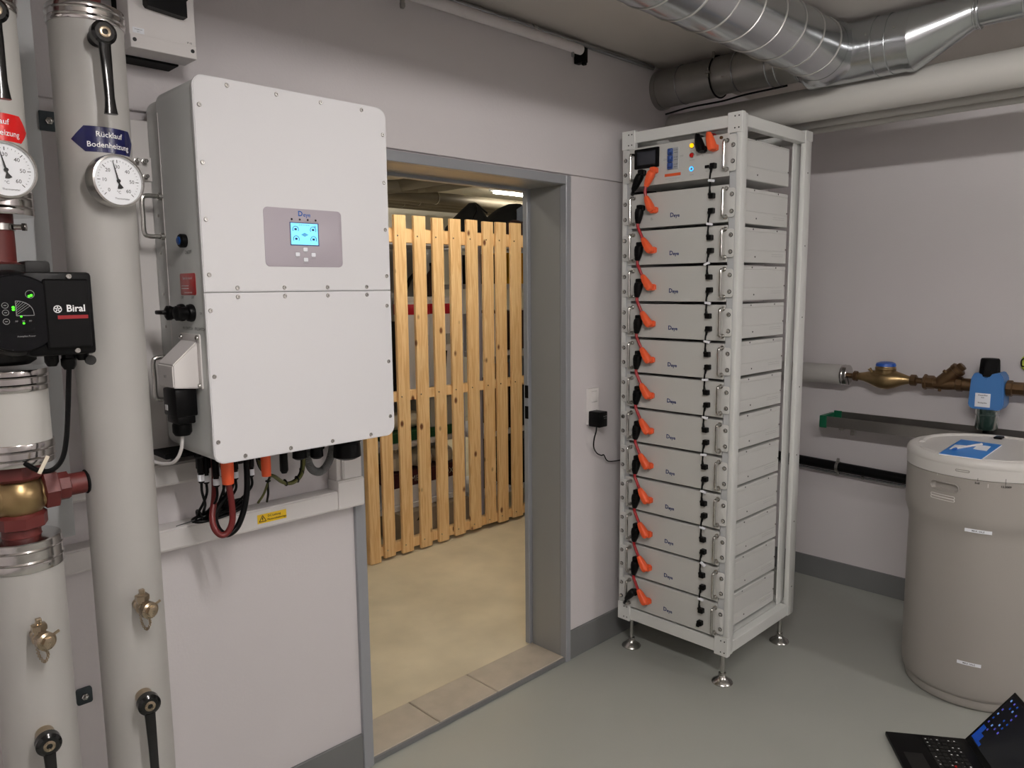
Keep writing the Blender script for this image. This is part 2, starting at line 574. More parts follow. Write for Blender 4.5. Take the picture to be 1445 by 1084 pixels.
# ================================================================== battery rack
RX0, RX1, RY0, RY1, RZ0, RZ1 = -1.414, -.829, -.618, -.079, .139, 2.236
PW = .044
rack = thing('battery_rack', 'tall open white steel rack on four round feet, holding the stacked battery modules', 'rack', ((RX0 + RX1) / 2, (RY0 + RY1) / 2, 0))
for x0 in (RX0, RX1 - .058):
    for y0 in (RY0, RY1 - PW):
        bm = NB(); box(bm, x0, x0 + (PW if x0 == RX0 else .058), *((y0, y0 + .021) if y0 == RY0 else (y0 + PW - .021, y0 + PW)), RZ0, RZ1, bev=.003)
        part('post', bm, 'rack_white', rack)
for z0, z1 in ((RZ0 + .004, .197), (2.188, RZ1 - .004)):
    bm = NB(); box(bm, RX0 + .003, RX0 + .04, RY0 + .021, RY1 - .021, z0, z1, bev=.002, seg=1); part('front_rail', bm, 'rack_white', rack)
    bm = NB(); box(bm, RX1 - .04, RX1 - .003, RY0 + .021, RY1 - .021, z0, z1, bev=.002, seg=1); part('rear_rail', bm, 'rack_white', rack)
    for y0 in (RY0 + .002, RY1 - .038):
        bm = NB(); box(bm, RX0 + PW, RX1 - .058, y0, y0 + .036, z0 if z0 > 1 else RZ0 + .002, z1 if z0 > 1 else .19, bev=.002, seg=1)
        part('side_rail', bm, 'rack_white', rack)
for y0, y1 in ((RY0 + .036, RY0 + .042), (RY1 - .042, RY1 - .036)):
    bm = NB(); box(bm, -.921, RX1 - .03, y0, y1, .19, 2.19, bev=.001, seg=1); part('post_flange', bm, 'rack_white', rack)
# corner brackets with their screws
for y0, y1 in ((RY0 - .002, RY0 + .058), (RY1 - .062, RY1 + .002)):
    for z0, z1 in ((2.165, RZ1 + .003), (RZ0 - .003, .215)):
        bm = NB(); box(bm, RX0 - .003, RX0 + .02, y0, y1, z0, z1, bev=.0015, seg=1)
        br = part('corner_bracket', bm, 'rack_white', rack)
        bm = NB()
        for yy in (y0 + .014, y0 + .030):
            for zz in (z0 + .016, z1 - .016): lathe(bm, [(.0028, 0), (.0028, .001)], (RX0 - .003, yy, zz), (-1, 0, 0), 10)
        part('screw', bm, 'print_black', br)
    for xx in (RX1 - .06,):
        bm = NB(); box(bm, RX1 - .062, RX1 + .003, y0 if y0 < -.5 else y0, y1, 2.2, RZ1 + .003, bev=.0015, seg=1); part('corner_bracket', bm, 'rack_white', rack)
# small screws down the rear post's side
bm = NB()
for k in range(7): lathe(bm, [(.003, 0), (.003, .001)], (RX1 - .03, RY0, .27 + .3 * k), (0, -1, 0), 10)
part('screw', bm, 'print_black', rack, label='row of small dark screws down the rear post', stuff=True)
# slotted mounting rails behind the module ears, support angles under each module on the side
for y0 in (-.597, -.125):
    bm = NB(); box(bm, RX0 + .005, RX0 + .012, y0, y0 + .027, .2, 2.185); part('mounting_rail', bm, 'panel_grey', rack)
# floor plate lip at the bottom side and roof strips
bm = NB(); box(bm, RX0 + .06, RX1 - .07, RY0 + .04, RY1 - .04, .186, .192); part('bottom_tray', bm, 'rack_white', rack)
# levelling feet
for fx in (RX0 + .042, RX1 - .042):
    for fy in (RY0 + .042, RY1 - .042):
        bm = NB(); cyl(bm, (fx, fy, .02), (fx, fy, RZ0 + .01), .0095, 16)
        lathe(bm, [(.016, 0), (.016, .012)], (fx, fy, .03), Z1, 6)
        ft = part('foot', bm, 'steel', rack)
        bm = NB(); lathe(bm, [(.041, 0), (.043, .004), (.040, .009), (.026, .018), (.017, .026), (.015, .034)], (fx, fy, 0), Z1, 36)
        part('foot_plate', bm, 'steel', ft)

# ---- one battery module (origin at the middle of its front lower edge), copied for the others
MH = .1370
def build_module(loc):
    x, y, z = loc
    t = thing('battery_module', 'white rack battery module', 'battery', loc, 'battery modules in the white rack')
    bm = NB(); box(bm, x + .001, x + .490, y - .2235, y + .2235, z + .001, z + MH, bev=.0015, seg=1)
    body = part('body', bm, 'module_white', t)
    bm = NB()          # side cover: a lower and an upper fold standing proud of the wall of the case
    box(bm, x + .012, x + .487, y - .2255, y - .2233, z + .002, z + .047, bev=.0008, seg=1)
    box(bm, x + .012, x + .487, y - .2250, y - .2233, z + .050, z + .120, bev=.0008, seg=1)
    box(bm, x + .012, x + .487, y - .2255, y - .2233, z + .1225, z + .1362, bev=.0008, seg=1)
    part('side_cover', bm, 'module_white', body)
    bm = NB()
    for sx, sz in ((.20, .131), (.40, .131), (.22, .024), (.480, .058)):
        lathe(bm, [(.0032, 0), (.0032, .0012)], (x + sx, y - .2255, z + sz), (0, -1, 0), 10)
    part('side_screw', bm, 'print_black', body, stuff=True)
    bm = NB()
    for k in range(3): box(bm, x + .02, x + .075 - .01 * k, y - .2258, y - .2254, z + .035 - .007 * k, z + .0362 - .007 * k)
    for k in range(2): box(bm, x + .36, x + .46, y - .2258, y - .2254, z + .036 - .008 * k, z + .0368 - .008 * k)
    part('side_print', bm, 'print_grey', body)
    bm = NB(); box(bm, x - .003, x + .001, y - .2285, y + .2285, z, z + MH, bev=.0012, seg=1)
    fp = part('front_panel', bm, 'module_front', t)
    for s in (-1, 1):
        bm = NB()
        slab(bm, .036, .106, .010, (x - .0052, y + s * .2385, z + .070), (0, 1, 0), Z1, (.003, 0, 0), .0008, 4)
        ear = part('mounting_ear', bm, 'module_white', t)
        for zz in (.038, .100):
            bm = NB(); screw_bm(bm, (x - .0052, y + s * .2440, z + zz), (-1, 0, 0), .0068, .006); part('screw', bm, 'steel', ear)
            bm = NB(); lathe(bm, [(.0085, 0), (.0085, .0012)], (x - .0052, y + s * .2440, z + zz), (-1, 0, 0), 16); part('washer', bm, 'print_black', ear)
        hy = y + s * .2105 - .010
        bm = NB()
        tube(bm, [(x - .003, hy, z + .018), (x - .024, hy, z + .019), (x - .030, hy, z + .026), (x - .030, hy, z + .070), (x - .030, hy, z + .114), (x - .024, hy, z + .121), (x - .003, hy, z + .122)], .0055, 10, n=5)
        for zz in (.018, .122): lathe(bm, [(.009, 0), (.009, .005)], (x - .003, hy, z + zz), (-1, 0, 0), 14)
        part('handle', bm, 'steel', t)
    bm = NB()
    text(bm, 'D', .0235, (x - .0036, y + .0165, z + .042), (0, -1, 0), Z1, bold=.03)
    text(bm, 'eye', .0195, (x - .0036, y - .0055, z + .0395), (0, -1, 0), Z1, bold=.03)
    part('logo', bm, 'print_navy', t)
    for st, ss, dy, dz in (('B-', .016, .110, .033), ('LINK-B', .008, -.150, .034), ('LINK-A', .008, -.162, .085)):
        bm = NB(); text(bm, st, ss, (x - .0036, y + dy, z + dz), (0, -1, 0), Z1); part('marking', bm, 'print_grey', t)
    return t
MYC = -.343
TOP = [1.981 - .14865 * k for k in range(12)]
mod0 = build_module((RX0 - .001, MYC, TOP[0] - MH))
mod0['label'] = 'white rack battery module with two steel handles, topmost of the twelve alike ones'
for k in range(1, 12):
    m_ = copy_tree(mod0, (RX0 - .001, MYC, TOP[k] - MH)); fix_children_off(m_)
    m_['label'] = ('white rack battery module with two steel handles, %s from the top of twelve' % ORD[k]) if k < 11 else 'white rack battery module with two steel handles, lowest, just above the feet'

# ---- control unit on top of the modules
x, y, zb, zt = RX0 - .001, MYC, 2.011, 2.166
cu = thing('control_unit', 'white rack control unit with dark screen, breaker and push buttons above the modules', 'control unit', (x, y, zb))
bm = NB(); box(bm, x + .001, x + .490, y - .2235, y + .2235, zb + .001, zt, bev=.0015, seg=1); body = part('body', bm, 'module_white', cu)
bm = NB()
box(bm, x + .012, x + .487, y - .2255, y - .2233, zb + .003, zb + .050, bev=.0008, seg=1)
box(bm, x + .012, x + .487, y - .2250, y - .2233, zb + .053, zb + .145, bev=.0008, seg=1)
box(bm, x + .012, x + .487, y - .2255, y - .2233, zb + .148, zt - .002, bev=.0008, seg=1)
part('side_cover', bm, 'module_white', body)
bm = NB()
for sx, sz in ((.20, .155), (.40, .155), (.22, .024), (.480, .058)): lathe(bm, [(.0032, 0), (.0032, .0012)], (x + sx, y - .2255, zb + sz), (0, -1, 0), 10)
part('side_screw', bm, 'print_black', body, stuff=True)
bm = NB(); box(bm, x - .003, x + .001, y - .2285, y + .2285, zb, zt, bev=.0012, seg=1); part('front_panel', bm, 'module_front', cu)
for s in (-1, 1):
    bm = NB(); slab(bm, .036, .132, .010, (x - .0052, y + s * .2385, 2.094), (0, 1, 0), Z1, (.003, 0, 0), .0008, 4); ear = part('mounting_ear', bm, 'module_white', cu)
    for zz in (2.063, 2.121):
        bm = NB(); screw_bm(bm, (x - .0052, y + s * .2440, zz), (-1, 0, 0), .0068, .006); part('screw', bm, 'steel', ear)
        bm = NB(); lathe(bm, [(.0085, 0), (.0085, .0012)], (x - .0052, y + s * .2440, zz), (-1, 0, 0), 16); part('washer', bm, 'print_black', ear)
    hy = y + s * .2105 - .010
    bm = NB()
    tube(bm, [(x - .003, hy, 2.036), (x - .024, hy, 2.037), (x - .030, hy, 2.044), (x - .030, hy, 2.088), (x - .030, hy, 2.131), (x - .024, hy, 2.138), (x - .003, hy, 2.139)], .0055, 10, n=5)
    for zz in (2.036, 2.139): lathe(bm, [(.009, 0), (.009, .005)], (x - .003, hy, zz), (-1, 0, 0), 14)
    part('handle', bm, 'steel', cu)
bm = NB(); slab(bm, .117, .078, .004, (x - .010, -.2045, 2.119), (0, 1, 0), Z1, (.008, 0, 0), .0015); dsp = part('display', bm, 'black_plastic', cu)
bm = NB(); slab(bm, .088, .052, .001, (x - .0108, -.2045, 2.120), (0, 1, 0), Z1, (.001, 0, 0), .0002); part('screen', bm, 'screen_dark', dsp)
bm = NB(); box(bm, x - .006, x - .002, -.353, -.3045, 2.061, 2.145, bev=.001, seg=1); brk = part('breaker', bm, 'breaker_grey', cu)
for zz in (2.076, 2.103, 2.130):
    bm = NB(); box(bm, x - .013, x - .005, -.329, -.3055, zz - .0125, zz + .0125, bev=.002, seg=1)
    box(bm, x - .026, x - .011, -.330, -.318, zz - .007, zz + .007, bev=.002, seg=1)
    part('switch_lever', bm, 'breaker_blue', brk)
bm = NB()
for zz in (2.076, 2.103, 2.130):
    text(bm, 'C125', .008, (x - .0064, -.341, zz + .004), (0, -1, 0), Z1)
    box(bm, x - .0064, x - .006, -.349, -.334, zz - .006, zz - .0045)
part('breaker_print', bm, 'print_black', brk)
for nm, zz, m_ in (('power_lamp', 2.141, 'led_yellow'), ('alarm_lamp', 2.105, 'led_red'), ('start_button', 2.054, 'led_blue')):
    bm = NB()
    if nm == 'start_button':
        ring(bm, (x - .006, -.413, zz), (-1, 0, 0), .0072, .0022, 28, 8)
        b_ = part(nm, bm, m_, cu, label='start button with a glowing blue ring')
        bm = NB(); lathe(bm, [(.0105, 0), (.0105, .003), (.0095, .004)], (x - .003, -.413, zz), (-1, 0, 0), 24); part('bezel', bm, 'steel', b_)
    else:
        lathe(bm, [(.0085, 0), (.0085, .006), (.0066, .010), (.003, .0118), (0, .012)], (x - .003, -.413, zz), (-1, 0, 0), 24)
        b_ = part(nm, bm, m_, cu, label='round yellow lamp' if 'power' in nm else 'round red lamp')
        bm = NB(); lathe(bm, [(.0105, 0), (.0105, .003), (.0085, .004)], (x - .003, -.413, zz), (-1, 0, 0), 24); part('bezel', bm, 'steel', b_)
bm = NB(); box(bm, x - .0036, x - .003, -.3635, -.290, 2.0365, 2.0475); part('warning_strip', bm, 'sticker_orange', cu)
for q, (yy, zz, ss, st) in enumerate(((-.327, 2.0275, .0085, 'Do not disconnect under load'), (-.327, 2.0205, .0075, 'High voltage inside'), (-.413, 2.122, .007, 'RUN'), (-.413, 2.087, .007, 'ALARM'), (-.413, 2.032, .007, 'START'),
                                      (-.460, 2.098, .009, 'P-'), (-.500, 2.098, .009, 'P+'), (-.290, 2.103, .010, 'ON'), (-.366, 2.108, .010, 'OFF'), (-.245, 2.043, .009, 'B+'), (-.165, 2.043, .009, 'B-'), (-.480, 2.038, .007, 'PCS'), (-.508, 2.036, .007, 'BMS'))):
    bm = NB(); text(bm, st, ss * .62 if len(st) > 8 else ss, (x - .0036, yy, zz), (0, -1, 0), Z1)
    part('marking', bm, 'print_grey', cu)
bm = NB(); box(bm, x - .010, x - .003, -.489, -.472, 2.049, 2.060, bev=.001, seg=1); part('network_port', bm, 'black_plastic', cu)
bm = NB(); lathe(bm, [(.006, 0), (.006, .006), (.003, .007)], (x - .003, -.538, 2.153), (-1, 0, 0), 14); part('earth_screw', bm, 'bronze', cu)

# ---- power plugs and jumper cables
def plug(bm, p0, p1, sock, w0=.015):
    """moulded angled plug: square socket head at the panel (sock = y, z), body running from p0 (head end) to p1 (cable end)"""
    xs = RX0 - .004
    sy, sz = sock[0] - .007, sock[1]
    box(bm, xs - .026, xs, sy - .012, sy + .012, sz - .013, sz + .013, bev=.004)
    box(bm, xs - .016, xs - .001, sy - .0165, sy - .010, sz - .010, sz + .010, bev=.002, seg=1)
    dy = .0185 + .006 * (p0[1] + .5)
    p0 = (p0[0], p0[1] - dy, p0[2] - (p0[2] - 1.61) * .0115); p1 = (p1[0], p1[1] - dy, p1[2] - (p1[2] - 1.61) * .0115)
    a, b = V(p0), V(p1)
    d = (b - a)
    x_, y_, z_ = frame_of(d)
    prev = None
    Ln = d.length
    for f, wx, wy in ((-.10, .011, .010), (0.0, .0165, .0145), (.25, .0175, .0155), (.65, .014, .013), (.95, .0095, .0095), (1.0, .008, .008)):
        c = a + d * f
        rg = []
        for k in range(16):
            an = 2 * PI * k / 16
            ca, sa = math.cos(an), math.sin(an)
            ca = math.copysign(abs(ca) ** .7, ca); sa = math.copysign(abs(sa) ** .7, sa)
            rg.append(bm.verts.new(c + x_ * ca * wx + y_ * sa * wy))
        if prev:
            for k in range(16): bm.faces.new((prev[k], prev[(k + 1) % 16], rg[(k + 1) % 16], rg[k]))
        else: bm.faces.new(rg[::-1])
        prev = rg
    bm.faces.new(prev)
    for f in (.45, .55, .65):       # grip ribs
        c = a + d * f
        x2 = .0155 - .006 * (f - .4)
        box(bm, c.x - x2 - .0008, c.x - x2 + .003, c.y - .007, c.y + .007, c.z - .0016, c.z + .0016)
    return bm
xs = RX0 - .004
def SHF(pts):
    return [V((p[0], p[1] - min(1, (xs - p[0]) / .03) * (.0185 + .006 * (p[1] + .5)) if p[0] < xs else p[1], p[2] - (p[2] - 1.61) * .0115)) for p in pts]
def jumper(z_a, z_b, label, first=False):
    """from the black plug on the upper module (its front top edge at z_a) to the orange plug on the module below (top z_b)"""
    t = thing('battery_jumper', label, 'cable', (xs, -.2, z_a - .06), 'orange and black jumper cables between the battery modules')
    bp0, bp1 = (xs - .030, -.171, z_a - .062), (xs - .032, -.165, z_a - .118)
    op0, op1 = (xs - .030, -.226, z_b - .082), (xs - .032, -.190, z_b - .030)
    bm = NB(); plug(bm, bp0, bp1, (-.176, z_a - .058)); part('black_plug', bm, 'black_plastic', t)
    bm = NB(); tube(bm, SHF([V(bp1) + V((0, 0, .008)), (xs - .033, -.166, z_a - .130), (xs - .034, -.175, (z_a - .118 + z_b - .030) / 2), (xs - .033, -.186, z_b - .022), V(op1) + V((0, -.004, -.008))]), .0062, 10)
    part('cable', bm, 'cable_red', t)
    bm = NB(); plug(bm, op0, op1, (-.236, z_b - .080)); part('orange_plug', bm, 'orange', t)
    return t
j0 = jumper(TOP[0], TOP[1], 'black and orange battery jumper cable from topmost to second battery module')
for k in range(1, 11):
    c_ = copy_tree(j0, (xs, -.2, TOP[k] - .06)); fix_children_off(c_)
    c_['label'] = 'black and orange battery jumper cable from %s to %s battery module' % (ORD[k], ORD[k + 1] if k < 10 else 'lowest')
t = thing('battery_jumper', 'battery cable with two orange plugs from the control unit to the topmost module', 'cable', (xs, -.22, 2.0))
bm = NB(); plug(bm, (xs - .030, -.228, 2.062), (xs - .032, -.203, 2.008), (-.238, 2.066)); part('orange_plug', bm, 'orange', t)
bm = NB(); tube(bm, SHF([(xs - .032, -.204, 2.014), (xs - .034, -.2005, 1.990), (xs - .032, -.2045, 1.962)]), .0062, 10); part('cable', bm, 'cable_red', t)
bm = NB(); plug(bm, (xs - .030, -.229, 1.915), (xs - .032, -.204, 1.968), (-.240, 1.911)); part('orange_plug', bm, 'orange', t)
t = thing('battery_cable', 'black battery cable hanging from a slanted plug at the left of the control unit', 'cable', (xs, -.16, 2.0))
bm = NB(); plug(bm, (xs - .030, -.172, 2.055), (xs - .032, -.141, 1.998), (-.180, 2.062)); part('black_plug', bm, 'black_plastic', t)
bm = NB(); tube(bm, SHF([(xs - .032, -.142, 2.004), (xs - .028, -.137, 1.992), (xs - .004, -.134, 1.987), (xs + .05, -.134, 1.996), (xs + .14, -.15, 2.004)]), .0066, 10); part('cable', bm, 'black_plastic', t)
t = thing('battery_cable', 'black battery cable leaving the slanted plug of the lowest module', 'cable', (xs, -.14, .26))
zb_ = TOP[11]
bm = NB(); plug(bm, (xs - .030, -.162, zb_ - .064), (xs - .032, -.126, zb_ - .110), (-.172, zb_ - .058)); part('black_plug', bm, 'black_plastic', t)
bm = NB(); tube(bm, SHF([(xs - .032, -.128, zb_ - .107), (xs - .030, -.121, zb_ - .122), (xs - .012, -.117, zb_ - .140), (xs + .03, -.1285, zb_ - .146), (xs + .12, -.13, zb_ - .150)]), .0066, 10); part('cable', bm, 'black_plastic', t)
for nm, yy, m_, lb in (('black_plug', -.452, 'black_plastic', 'black power cable plugged upright at the top of the control unit'), ('orange_plug', -.5005, 'orange', 'orange power cable plugged upright at the top of the control unit')):
    t = thing('power_cable', lb, 'cable', (xs, yy, 2.11))
    bm = NB(); plug(bm, (xs - .030, yy + .002, 2.120), (xs - .026, yy + .022, 2.180), (yy - .004, 2.119)); part(nm, bm, m_, t)
    bm = NB(); tube(bm, SHF([(xs - .026, yy + .020, 2.173), (xs - .012, yy + .024, 2.185), (xs + .015, yy + .024, 2.1835), (xs + .10, yy + .05, 2.189), (xs + .30, -.25, 2.189)]), .0034 if 0 else .0045, 10)
    part('cable', bm, 'black_plastic' if 'black' in nm else 'cable_red', t)

# ---- network jumpers with white tags
def netjumper(za, zb, ya, yb, label, tilt=0):
    ya -= .006; yb -= .006
    t = thing('network_jumper', label, 'cable', (xs, ya, za), 'short black network cables between the modules')
    for nm, yy, zz, s in (('upper_plug', ya, za, -1), ('lower_plug', yb, zb, 1)):
        bm = NB()
        box(bm, xs - .020, xs + .001, yy - .0125, yy + .0095, zz - .010, zz + .010, bev=.0025, seg=1)
        box(bm, xs - .018, xs - .006, yy + .0, yy + .013, zz - .006 + s * .006, zz + .006 + s * .006, bev=.003, seg=1)
        lathe(bm, [(.0055, 0), (.0045, .008), (.0035, .018)], (xs - .012, yy + .005, zz + s * .008), (0, .1, s), 12)
        part(nm, bm, 'black_plastic', t)
    mid = ((ya + yb) / 2 + .005, (za + zb) / 2)
    bm = NB(); tube(bm, [(xs - .012, ya + .007, za - .016), (xs - .016, mid[0] + .001, mid[1] + .01), (xs - .016, mid[0], mid[1] - .01), (xs - .012, yb + .007, zb + .016)], .0034, 8); part('cable', bm, 'black_plastic', t)
    bm = NB()
    box(bm, xs - .0205, xs - .011, mid[0] - .017 + .008 * tilt, mid[0] + .007 + .008 * tilt, mid[1] - .0045, mid[1] + .0045, bev=.001, seg=1, rot=M.Rotation(math.radians(10 - 32 * tilt), 3, 'X'))
    part('tag', bm, 'paper', t)
    return t
netjumper(2.054, 1.944, -.503, -.5, 'short black network cable with white tag from control unit to topmost module')
for k in range(11):
    netjumper(TOP[k] - .092, TOP[k + 1] - .043, -.500, -.4965, 'short black network cable with white tag from %s to %s battery module' % (ORD[k], ORD[k + 1] if k < 10 else 'lowest'), (0, 1, 0, 0, .4, 0, .3, 0, 0, -.8, 0)[k])
t = thing('network_plug', 'single black network plug at the lower right of the lowest module', 'plug', (xs, -.5, TOP[11] - .097))
bm = NB(); box(bm, xs - .020, xs + .001, -.511, -.489, TOP[11] - .107, TOP[11] - .087, bev=.0025, seg=1); box(bm, xs - .018, xs - .006, -.5, -.485, TOP[11] - .115, TOP[11] - .100, bev=.003, seg=1); part('plug_body', bm, 'black_plastic', t)

# ================================================================== hybrid inverter
IX0, IX1, IYF, IYB, IZ0, IZ1 = -3.310, -2.803, -.355, -.062, 1.208, 2.076
inv = thing('inverter', 'large white wall-mounted inverter cabinet with a small lit screen, left of the doorway', 'inverter', ((IX0 + IX1) / 2, -.2, IZ0))
xc = (IX0 + IX1) / 2
ZS = 1.6035
bm = NB(); slab(bm, IX1 - IX0 - .004, IZ1 - IZ0 - .004, .026, (xc, IYF + .008, (IZ0 + IZ1) / 2), X1, Z1, (0, .207, 0), .001); body = part('housing', bm, 'inverter_side', inv)
bm = NB(); slab(bm, IX1 - IX0 - .014, IZ1 - IZ0 - .014, .030, (xc, -.141, (IZ0 + IZ1) / 2), X1, Z1, (0, -IYF * 0 + .079, 0), .004); part('rear_shell', bm, 'inverter_side', inv)
bm = NB(); box(bm, IX0 + .001, IX0 + .004, -.1455, -.1425, IZ0 + .04, IZ1 - .05); part('side_edge_strip', bm, 'plastic_white', body)
bm = NB()   # two front covers meet at a fine horizontal seam
for z0, z1, up in ((IZ0, ZS - .001, False), (ZS + .001, IZ1, True)):
    R = .026
    pts = []
    hw = (IX1 - IX0) / 2
    if up:
        pts = [(-hw, z0), (hw, z0)] + [(hw - R + R * math.cos(a), z1 - R + R * math.sin(a)) for a in [PI / 2 * k / 8 for k in range(9)]] + [(-hw + R + R * math.cos(a), z1 - R + R * math.sin(a)) for a in [PI / 2 + PI / 2 * k / 8 for k in range(9)]]
    else:
        pts = [(hw, z1), (-hw, z1)] + [(-hw + R + R * math.cos(a), z0 + R + R * math.sin(a)) for a in [PI + PI / 2 * k / 8 for k in range(9)]] + [(hw - R + R * math.cos(a), z0 + R + R * math.sin(a)) for a in [1.5 * PI + PI / 2 * k / 8 for k in range(9)]]
    bm = NB()
    prism(bm, pts, (xc, IYF, 0), X1, Z1, (0, .009, 0))
    es = [e for e in bm.edges if all(abs(v.co.y - IYF) < 1e-5 for v in e.verts)]
    bmesh.ops.bevel(bm, geom=es, offset=.002, segments=2, affect='EDGES')
    cov = part('front_cover', bm, 'inverter_white', inv)
    if up:
        sp = [(-3.232, 2.062), (-3.113, 2.062), (-2.996, 2.062), (-2.878, 2.062)] + [(-3.297, z_) for z_ in (2.011, 1.888, 1.765, 1.643)] + [(-2.815, z_) for z_ in (2.009, 1.886, 1.764, 1.642)] + [(xx, 1.6135) for xx in (-3.233, -3.115, -2.997, -2.88)]
    else:
        sp = [(xx, 1.593) for xx in (-3.233, -3.115, -2.997, -2.88)] + [(-3.299, z_) for z_ in (1.563, 1.413, 1.261)] + [(-2.817, z_) for z_ in (1.563, 1.412, 1.261)] + [(xx, 1.219) for xx in (-3.236, -3.118, -3.0, -2.882)]
    for sx, sz in sp:
        bm = NB(); screw_bm(bm, (sx, IYF + .0005, sz), (0, -1, 0), .0052, .003); part('screw', bm, 'steel', cov)
    if up: upcov = cov
# operator panel
bm = NB(); slab(bm, .210, .139, .011, (-3.0555, IYF - .0012, 1.733), X1, Z1, (0, .002, 0), .0006); hmi = part('operator_panel', bm, 'hmi_panel', inv)
bm = NB(); box(bm, -3.0945, -3.0165, IYF - .0020, IYF - .001, 1.7145, 1.770); part('screen_frame', bm, 'lcd_frame', hmi)
bm = NB(); box(bm, -3.0925, -3.0195, IYF - .0024, IYF - .0015, 1.7170, 1.768); part('screen', bm, 'lcd', hmi, label='lit pale blue screen')
bm = NB()
yg = IYF - .0027
for gx, gz in ((-3.080, 1.7530), (-3.0325, 1.7530), (-3.079, 1.7300), (-3.0320, 1.7300)):
    tube(bm, [(gx + .0078 * math.cos(a), yg, gz + .0078 * math.sin(a)) for a in [math.radians(-30 + 240 * k / 14) for k in range(15)]], .0007, 5, smooth=False)
    box(bm, gx - .003, gx + .003, yg - .0003, yg + .0003, gz - .002, gz + .003)
for k in range(6): box(bm, -3.071 + .005 * k, -3.0675 + .005 * k, yg - .0002, yg + .0002, 1.7635, 1.7645)
ring(bm, (-3.0265, yg, 1.7615), (0, -1, 0), .0022, .0005, 16, 4)
part('screen_graphic', bm, 'print_navy', hmi)
bm = NB(); prism(bm, [(0, .005), (.010, 0), (0, -.005), (-.010, 0)], (-3.056, yg + .0002, 1.741), X1, Z1, (0, -.0003, 0)); part('screen_graphic', bm, 'lcd_faint', hmi, label='faint diamond at the middle of the screen')
bm = NB()
text(bm, 'D', .0175, (-3.0650, IYF - .0016, 1.7905), X1, Z1, bold=.03)
text(bm, 'eye', .0145, (-3.0475, IYF - .0016, 1.7887), X1, Z1, bold=.015)
part('logo', bm, 'print_blue', hmi)
for k, (gx, gn) in enumerate(((-3.0885, 'DC'), (-3.0670, 'AC'), (-3.0455, 'NORMAL'), (-3.0240, 'ALARM'))):
    bm = NB(); lathe(bm, [(.0026, 0), (.0024, .0012), (0, .0016)], (gx, IYF - .001, 1.7770), (0, -1, 0), 14); ld = part('indicator', bm, 'print_black', hmi)
    bm = NB(); text(bm, gn, .0045, (gx, IYF - .0015, 1.7725), X1, Z1); part('indicator_name', bm, 'print_grey', ld)
for gx, gz, gn in ((-3.0765, 1.6935, 'ESC'), (-3.055, 1.7055, 'Up'), (-3.0335, 1.6930, 'ENTER'), (-3.055, 1.6810, 'DOWN')):
    bm = NB(); slab(bm, .0115, .0095, .002, (gx, IYF - .0026, gz), X1, Z1, (0, .002, 0), .0005); bt = part('button', bm, 'paper', hmi)
    bm = NB(); slab(bm, .0135, .0115, .003, (gx, IYF - .0016, gz), X1, Z1, (0, .001, 0), .0003); part('button_surround', bm, 'print_grey', bt)
    bm = NB(); text(bm, gn, .0042, (gx, IYF - .0015, gz - .009), X1, Z1); part('button_name', bm, 'print_grey', bt)
# left flank
xl = IX0 + .002
for z0, z1 in ((1.738, 1.832), (1.345, 1.447)):
    bm = NB()
    tube(bm, [(xl, -.138, z1), (xl - .036, -.138, z1), (xl - .046, -.138, z1 - .010), (xl - .046, -.138, (z0 + z1) / 2), (xl - .046, -.138, z0 + .010), (xl - .036, -.138, z0), (xl, -.138, z0)], .0055, 10, n=5)
    for zz in (z0, z1): lathe(bm, [(.0085, 0), (.0085, .009), (.006, .010)], (xl, -.138, zz), (-1, 0, 0), 14)
    part('handle', bm, 'steel', inv)
bm = NB(); lathe(bm, [(.015, 0), (.0158, .004), (.0158, .012), (.013, .015)], (xl, -.262, 1.722), (-1, 0, 0), 28); pb = part('power_button', bm, 'black_plastic', inv)
bm = NB(); lathe(bm, [(.0095, 0), (.0095, .002), (.007, .004)], (xl - .0145, -.262, 1.722), (-1, 0, 0), 24); part('button_cap', bm, 'button_blue', pb)
UXs = (0, -1, 0)
for st, ss, yy, zz in (('ON/OFF', .011, -.275, 1.696), ('OFF', .0085, -.225, 1.592), ('OFF', .0085, -.285, 1.592), ('ON', .0085, -.325, 1.556), ('PV1 SWITCH', .0100, -.245, 1.520), ('PV2 SWITCH', .0100, -.315, 1.520)):
    bm = NB(); text(bm, st, ss, (xl - .0006, yy, zz), UXs, Z1); part('marking', bm, 'print_black', inv)
bm = NB(); slab(bm, .088, .050, .005, (xl - .0006, -.262, 1.623), UXs, Z1, (.001, 0, 0), .0002); stk = part('warning_sticker', bm, 'sticker_red', inv, label='red warning sticker with white print')
bm = NB(); text(bm, 'Scan for manual', .0085, (xl - .0010, -.262, 1.637), UXs, Z1)
for k in range(2): box(bm, xl - .0010, xl - .0006, -.265 + .0 * k, -.225, 1.6185 - .006 * k, 1.6200 - .006 * k)
text(bm, 'Serial number inside', .0055, (xl - .0010, -.262, 1.604), UXs, Z1)
part('sticker_print', bm, 'print_white', stk)
for yy, lev in ((-.225, True), (-.278, False)):
    bm = NB(); lathe(bm, [(.020, 0), (.021, .005), (.019, .012), (.0145, .014), (.0145, .026), (.017, .030), (.017, .038), (.011, .042)], (xl, yy, 1.557), (-1, 0, 0), 28)
    if lev: box(bm, xl - .052, xl - .026, yy - .006, yy + .040, 1.553, 1.563, bev=.003)
    part('rotary_switch', bm, 'black_plastic', inv)
